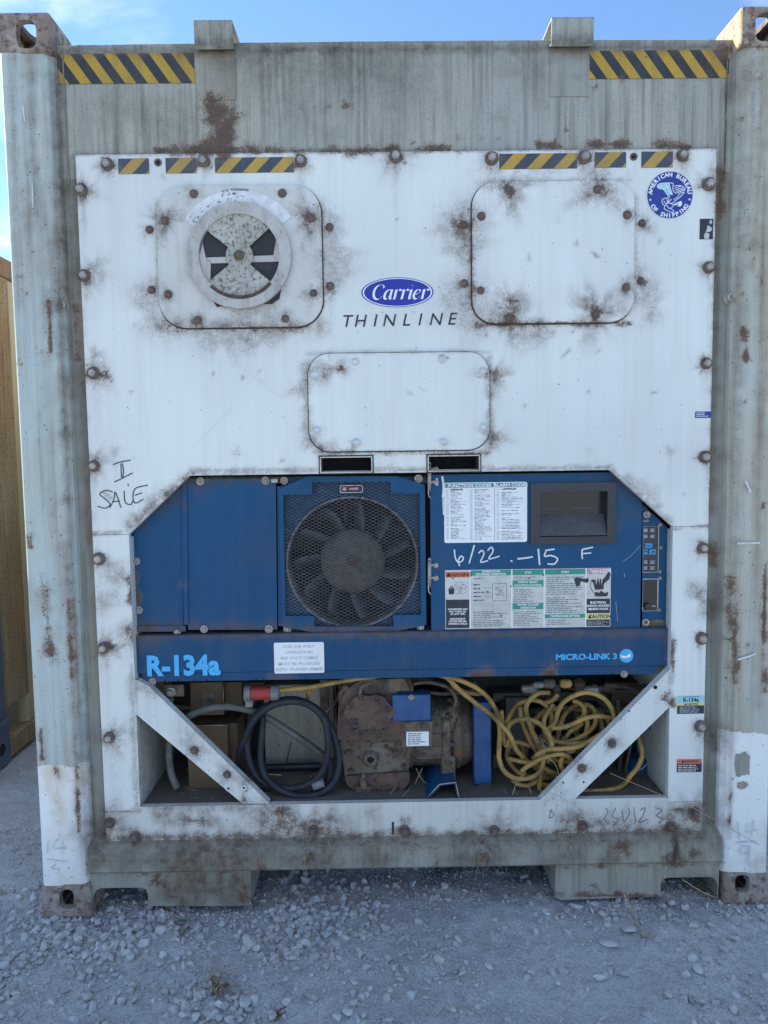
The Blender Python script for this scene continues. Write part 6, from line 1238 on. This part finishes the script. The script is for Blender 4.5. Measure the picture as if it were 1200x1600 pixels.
# ------------------------------------------------------------------ the neighbouring container on the left
nb = thing('neighbour_container', (-3.2, 1.0, 0), 'peeling brown and cream container standing behind at the left edge', 'container')
NX = -1.965; NH = 2.56; Y0 = .98
b = MB(); b.box(NX - .16, NX, Y0 + .001, 1.53, .28, NH - .10, 'neighbour_wood'); b.build('corner_post', nb, bevel=.01)
b = MB(); b.box(NX - .17, NX + .008, Y0, 1.30, 0.0, .24, 'neighbour_blue'); o = b.build('corner_casting', nb, bevel=.02)
b = MB(); b.lathe([(0, .03), (.0012, .03), (.0014, .001)], NX + .008, 1.20, .10, 'X', 20, 'dark_hole', False, False); b.build('casting_hole', o)
b = MB(); b.box(NX - .15, NX + .004, Y0, 1.275, .241, .98, 'neighbour_blue'); o = b.build('post_plate', nb, bevel=.012)
b = MB(); b.box(NX + .002, NX + .012, 1.15, 1.235, .80, .90, 'neighbour_blue'); b.build('plate_latch', o, bevel=.004)
b = MB(); b.box(NX - .07, NX - .012, 1.531, 7.0, .12, NH - .10, 'neighbour_cream'); n_ = 14
for i in range(n_): b.box(NX - .013, NX - .001, 1.75 + i * .36, 1.93 + i * .36, .16, NH - .12, 'neighbour_cream')
b.build('side_wall', nb, bevel=.006)
b = MB(); b.box(NX - .10, NX + .002, Y0, 7.0, NH - .099, NH, 'neighbour_rust'); b.build('top_rail', nb, bevel=.008)
b = MB(); b.box(NX - .08, NX - .002, 1.301, 7.0, .02, .119, 'neighbour_wood'); b.build('bottom_rail', nb, bevel=.006)
b = MB(); b.box(NX - 2.43, NX - .171, Y0 + .01, Y0 + .06, .10, NH - .1, 'neighbour_cream'); b.build('end_wall', nb)
b = MB(); b.box(NX - 2.43, NX - .101, Y0, 7.0, NH - .05, NH - .01, 'neighbour_cream'); b.build('roof', nb)
b = MB(); b.box(NX - 2.43, NX - 2.38, Y0 + .061, 7.0, .10, NH - .05, 'neighbour_cream'); b.build('side_wall', nb)

# ------------------------------------------------------------------ straw, webs and weeds
def strand(b, p, d, L, r, mat, bend=.3, n=4):
    pts = [Vector(p)]; d = Vector(d).normalized()
    for i in range(n):
        d = (d + Vector((rnd.gauss(0, bend), rnd.gauss(0, bend), rnd.gauss(0, bend)))).normalized(); pts.append(pts[-1] + d * L / n)
    b.tube(pts, r, mat, 3, 2, (1, .4))
b = MB()          # dry straw caught along the sill and hanging from it
for cxp, n, sp in ((480, 40, 26), (590, 60, 44), (700, 10, 30), (755, 44, 18), (875, 44, 40), (950, 44, 26), (1060, 20, 20), (330, 24, 70), (640, 10, 12), (520, 8, 10)):
    for i in range(n):
        p = at(cxp + rnd.gauss(0, sp * .6), 1318 + rnd.uniform(-4, 16) - (cxp - 600) * .014, .004); p.y = .006 + rnd.random() * .012
        strand(b, p, (rnd.gauss(0, .8), -.25, -.5 + rnd.gauss(0, .5)), rnd.uniform(.015, .06), .0011, 'straw' if rnd.random() < .5 else 'web_brown', .35)
for cxp in (475, 483, 517, 1055, 745, 760):
    for i in range(5): p = at(cxp + rnd.gauss(0, 3), 1335, -.004); strand(b, p, (rnd.gauss(0, .2), -.05, -1), rnd.uniform(.05, .10), .0008, 'straw' if rnd.random() < .5 else 'web_brown', .18)
for i in range(26): p = at(1056 + rnd.gauss(0, 2.5), 1300 + rnd.random() * 25, -.002); strand(b, p, (rnd.gauss(0, .12), -.02, -1), rnd.uniform(.05, .10), .0011, 'web_brown', .2)
tag(b.build('straw_debris'), 'dry straw and brown fluff caught along the bottom sill', 'straw', None, 'stuff')
b = MB()          # brown spider fluff round the bolts
for px, py in B_TOP[2:6] + B_LEFT + B_RIGHT + B_COLL + B_COLR + B_RAIL + [(108, 780), (205, 925), (215, 985), (1110, 945), (1108, 1155), (533, 575), (770, 585), (230, 983), (955, 735)]:
    for i in range(9):
        p = at(px + rnd.gauss(0, 5), py + rnd.gauss(0, 5), YP - .004); strand(b, p, (rnd.gauss(0, 1), -.15, rnd.gauss(0, 1)), rnd.uniform(.012, .042), .00045, 'web_brown', .5)
for px, py, n in ((700, 1120, 30), (848, 1160, 30), (860, 1170, 20), (880, 1130, 14)):
    for i in range(n): p = Vector(P3(px + rnd.gauss(0, 8), py + rnd.gauss(0, 6), .085)); strand(b, p, (rnd.gauss(0, 1), rnd.gauss(0, .3), rnd.gauss(0, .6)), rnd.uniform(.02, .06), .0005, 'straw', .5)
for L in ([(800, 1243, .06), (808, 1222, .06), (822, 1206, .06)], [(808, 1226, .06), (825, 1229, .06), (830, 1240, .06)], [(845, 1235, .06), (848, 1252, .05)], [(858, 1185, .07), (868, 1195, .06), (874, 1212, .06)], [(953, 1208, .06), (1000, 1228, .04), (1045, 1247, .028)], [(995, 1205, .10), (1005, 1200, .10), (1012, 1192, .10)], [(1076, 1258, .02), (1120, 1283, -.006), (1186, 1320, -.008)], [(402, 1253, .028), (415, 1250, .06), (432, 1262, .026)], [(420, 1210, .13), (440, 1211, .13)], [(650, 1200, .12), (658, 1216, .12), (666, 1224, .12)], [(648, 1225, .12), (660, 1200, .12)]):
    b.tube([P3(*p) for p in L], .0011, 'straw', 4, 6)
for i in range(260):
    x_ = rnd.uniform(XLi + .02, XRi - .02); y_ = .06 + abs(rnd.gauss(0, .16)); 
    if y_ < .44: strand(b, (x_, y_, ZF + .003), (rnd.gauss(0, 1), rnd.gauss(0, 1), .05), rnd.uniform(.01, .05), rnd.uniform(.0006, .0016), rnd.choice(('web_brown', 'web_brown', 'straw', 'weed_brown')), .3)
tag(b.build('cobweb_fluff'), 'brown spider fluff and loose straw stuck round bolts and cables', 'cobweb', None, 'stuff')
def gpt(px, py):
    d = CAMROT @ Vector(((px - 600) / FPX, -(py - 800) / FPX, -1.0)); t = -CAM.z / d.z; return CAM + d * t
def weed(px, py, n, L, label, lean=(0, 0, 1), mats=('weed_brown', 'straw'), nm='dry_weed', sp=.018, r=.0016):
    g = gpt(px, py); w_ = thing(nm, g, label, 'weed'); b = MB()
    for i in range(n):
        p = g + Vector((rnd.gauss(0, sp), rnd.gauss(0, sp), .002)); strand(b, p, (lean[0] + rnd.gauss(0, .7), lean[1] + rnd.gauss(0, .6), lean[2] * rnd.uniform(.2, 1)), L * rnd.uniform(.4, 1.2), r * rnd.uniform(.5, 1.2), rnd.choice(mats), .3)
    b.build('stalks', w_); return w_
weed(342, 1548, 60, .05, 'dead brown weed tuft with pale stalks on the gravel in front', nm='dead_weed')
weed(334, 1530, 9, .14, 'thin pale straw stalks lying behind the dead weed tuft', (.25, 1.0, .15), ('straw',), 'straw_stalks', .012, .0018)
weed(285, 1440, 16, .10, 'flattened pale straw bundle on gravel under the left lug', (-.3, -.2, .1), ('straw', 'web_brown'), 'straw_bundle', .03, .0022)
weed(1118, 1405, 34, .13, 'dry grass clump growing in the opening beside right bottom casting', (-.1, .15, .9), ('straw', 'weed_brown', 'web_brown'), 'dry_grass', .03, .001)
weed(1008, 1466, 8, .05, 'small pale straw wisp on dust before the right lug', (-.3, .6, .3), ('straw',), 'straw_wisp', .008, .0014)
weed(434, 1585, 14, .03, 'small brown dry leaf litter near the bottom edge of ground', (.3, .1, .3), ('weed_brown',), 'leaf_litter', .010, .0028)
b = MB(); b.tube([P3(962, 1352, -.004), P3(972, 1390, -.03), tuple(gpt(985, 1430) + Vector((0, 0, .03))), tuple(gpt(1005, 1466) + Vector((0, 0, .004)))], .0022, 'straw', 5, 6); tag(b.build('long_straw'), 'long pale straw stem leaning from right lug to the ground', 'straw')
b = MB(); b.tube([P3(1066, 1374, .004), P3(1100, 1395, -.03), tuple(gpt(1125, 1408) + Vector((0, 0, .01)))], .0018, 'straw', 5, 6); tag(b.build('long_straw'), 'pale straw stem slanting across the opening beside right casting', 'straw')
# single larger stones that stand out
SH, SF = stone_shapes(3, 8, 900)
def stone(px, py, w_px, label, i, tone=.7, flat=.8):
    g = gpt(px, py); s_ = w_px * .5 * (g - CAM).length / FPX; v = SH[i % 8] * s_ * np.array([1, 1, flat]); a = rnd.random() * 6.28
    m_ = np.array(Matrix.Rotation(a, 3, 'Z')); v = v @ m_.T + np.array([g.x, g.y, s_ * .3])
    me = bpy.data.meshes.new('stone'); me.from_pydata(v.tolist(), [], SF.tolist()); me.materials.append(MAT['stone']); me.attributes.new('tone', 'FLOAT', 'POINT').data.foreach_set('value', np.full(len(v), tone, np.float32)); me.update()
    me.polygons.foreach_set('use_smooth', np.ones(len(me.polygons), bool)); me.set_sharp_from_angle(angle=R(32))
    tag(link('stone', me), label, 'stone', 'single stones on the ground')
stone(901, 1420, 19, 'pale rounded stone at the left foot of the right lug', 0, 1.0)
stone(935, 1532, 20, 'pale egg-shaped stone on the dust, low right of centre', 1, .95)
stone(1048, 1413, 15, 'white stone just below the right fork opening', 2, 1.0)
stone(818, 1372, 16, 'grey stone in the dark gap under the sill, beside right lug', 3, .55)
stone(460, 1422, 15, 'pale angular stone right of the left lug', 4, 1.0)
stone(350, 1480, 25, 'wide flat half-buried stone on the right rim of gravel heap', 5, .75, .4) if False else None
stone(393, 1476, 34, 'wide flat half-buried stone right of the gravel heap', 5, .75, .5)
stone(381, 1568, 21, 'bluish oval stone right of the dead weed tuft', 6, .6)
stone(366, 1560, 16, 'dark bluish round stone touching the dead weed tuft', 7, .35)
stone(340, 1524, 15, 'dark round stone behind the dead weed tuft', 0, .2)
stone(951, 1478, 28, 'flat grey stone half sunk in front of the right lug', 2, .6, .5)
stone(975, 1524, 22, 'dark flat stone beside the pale egg-shaped stone', 3, .2, .6)
stone(980, 1456, 24, 'grey flat slab before the straw wisp', 4, .5, .5)
print('tris', sum(sum(len(p.vertices) - 2 for p in o.data.polygons) for o in bpy.data.objects if o.type == 'MESH'))
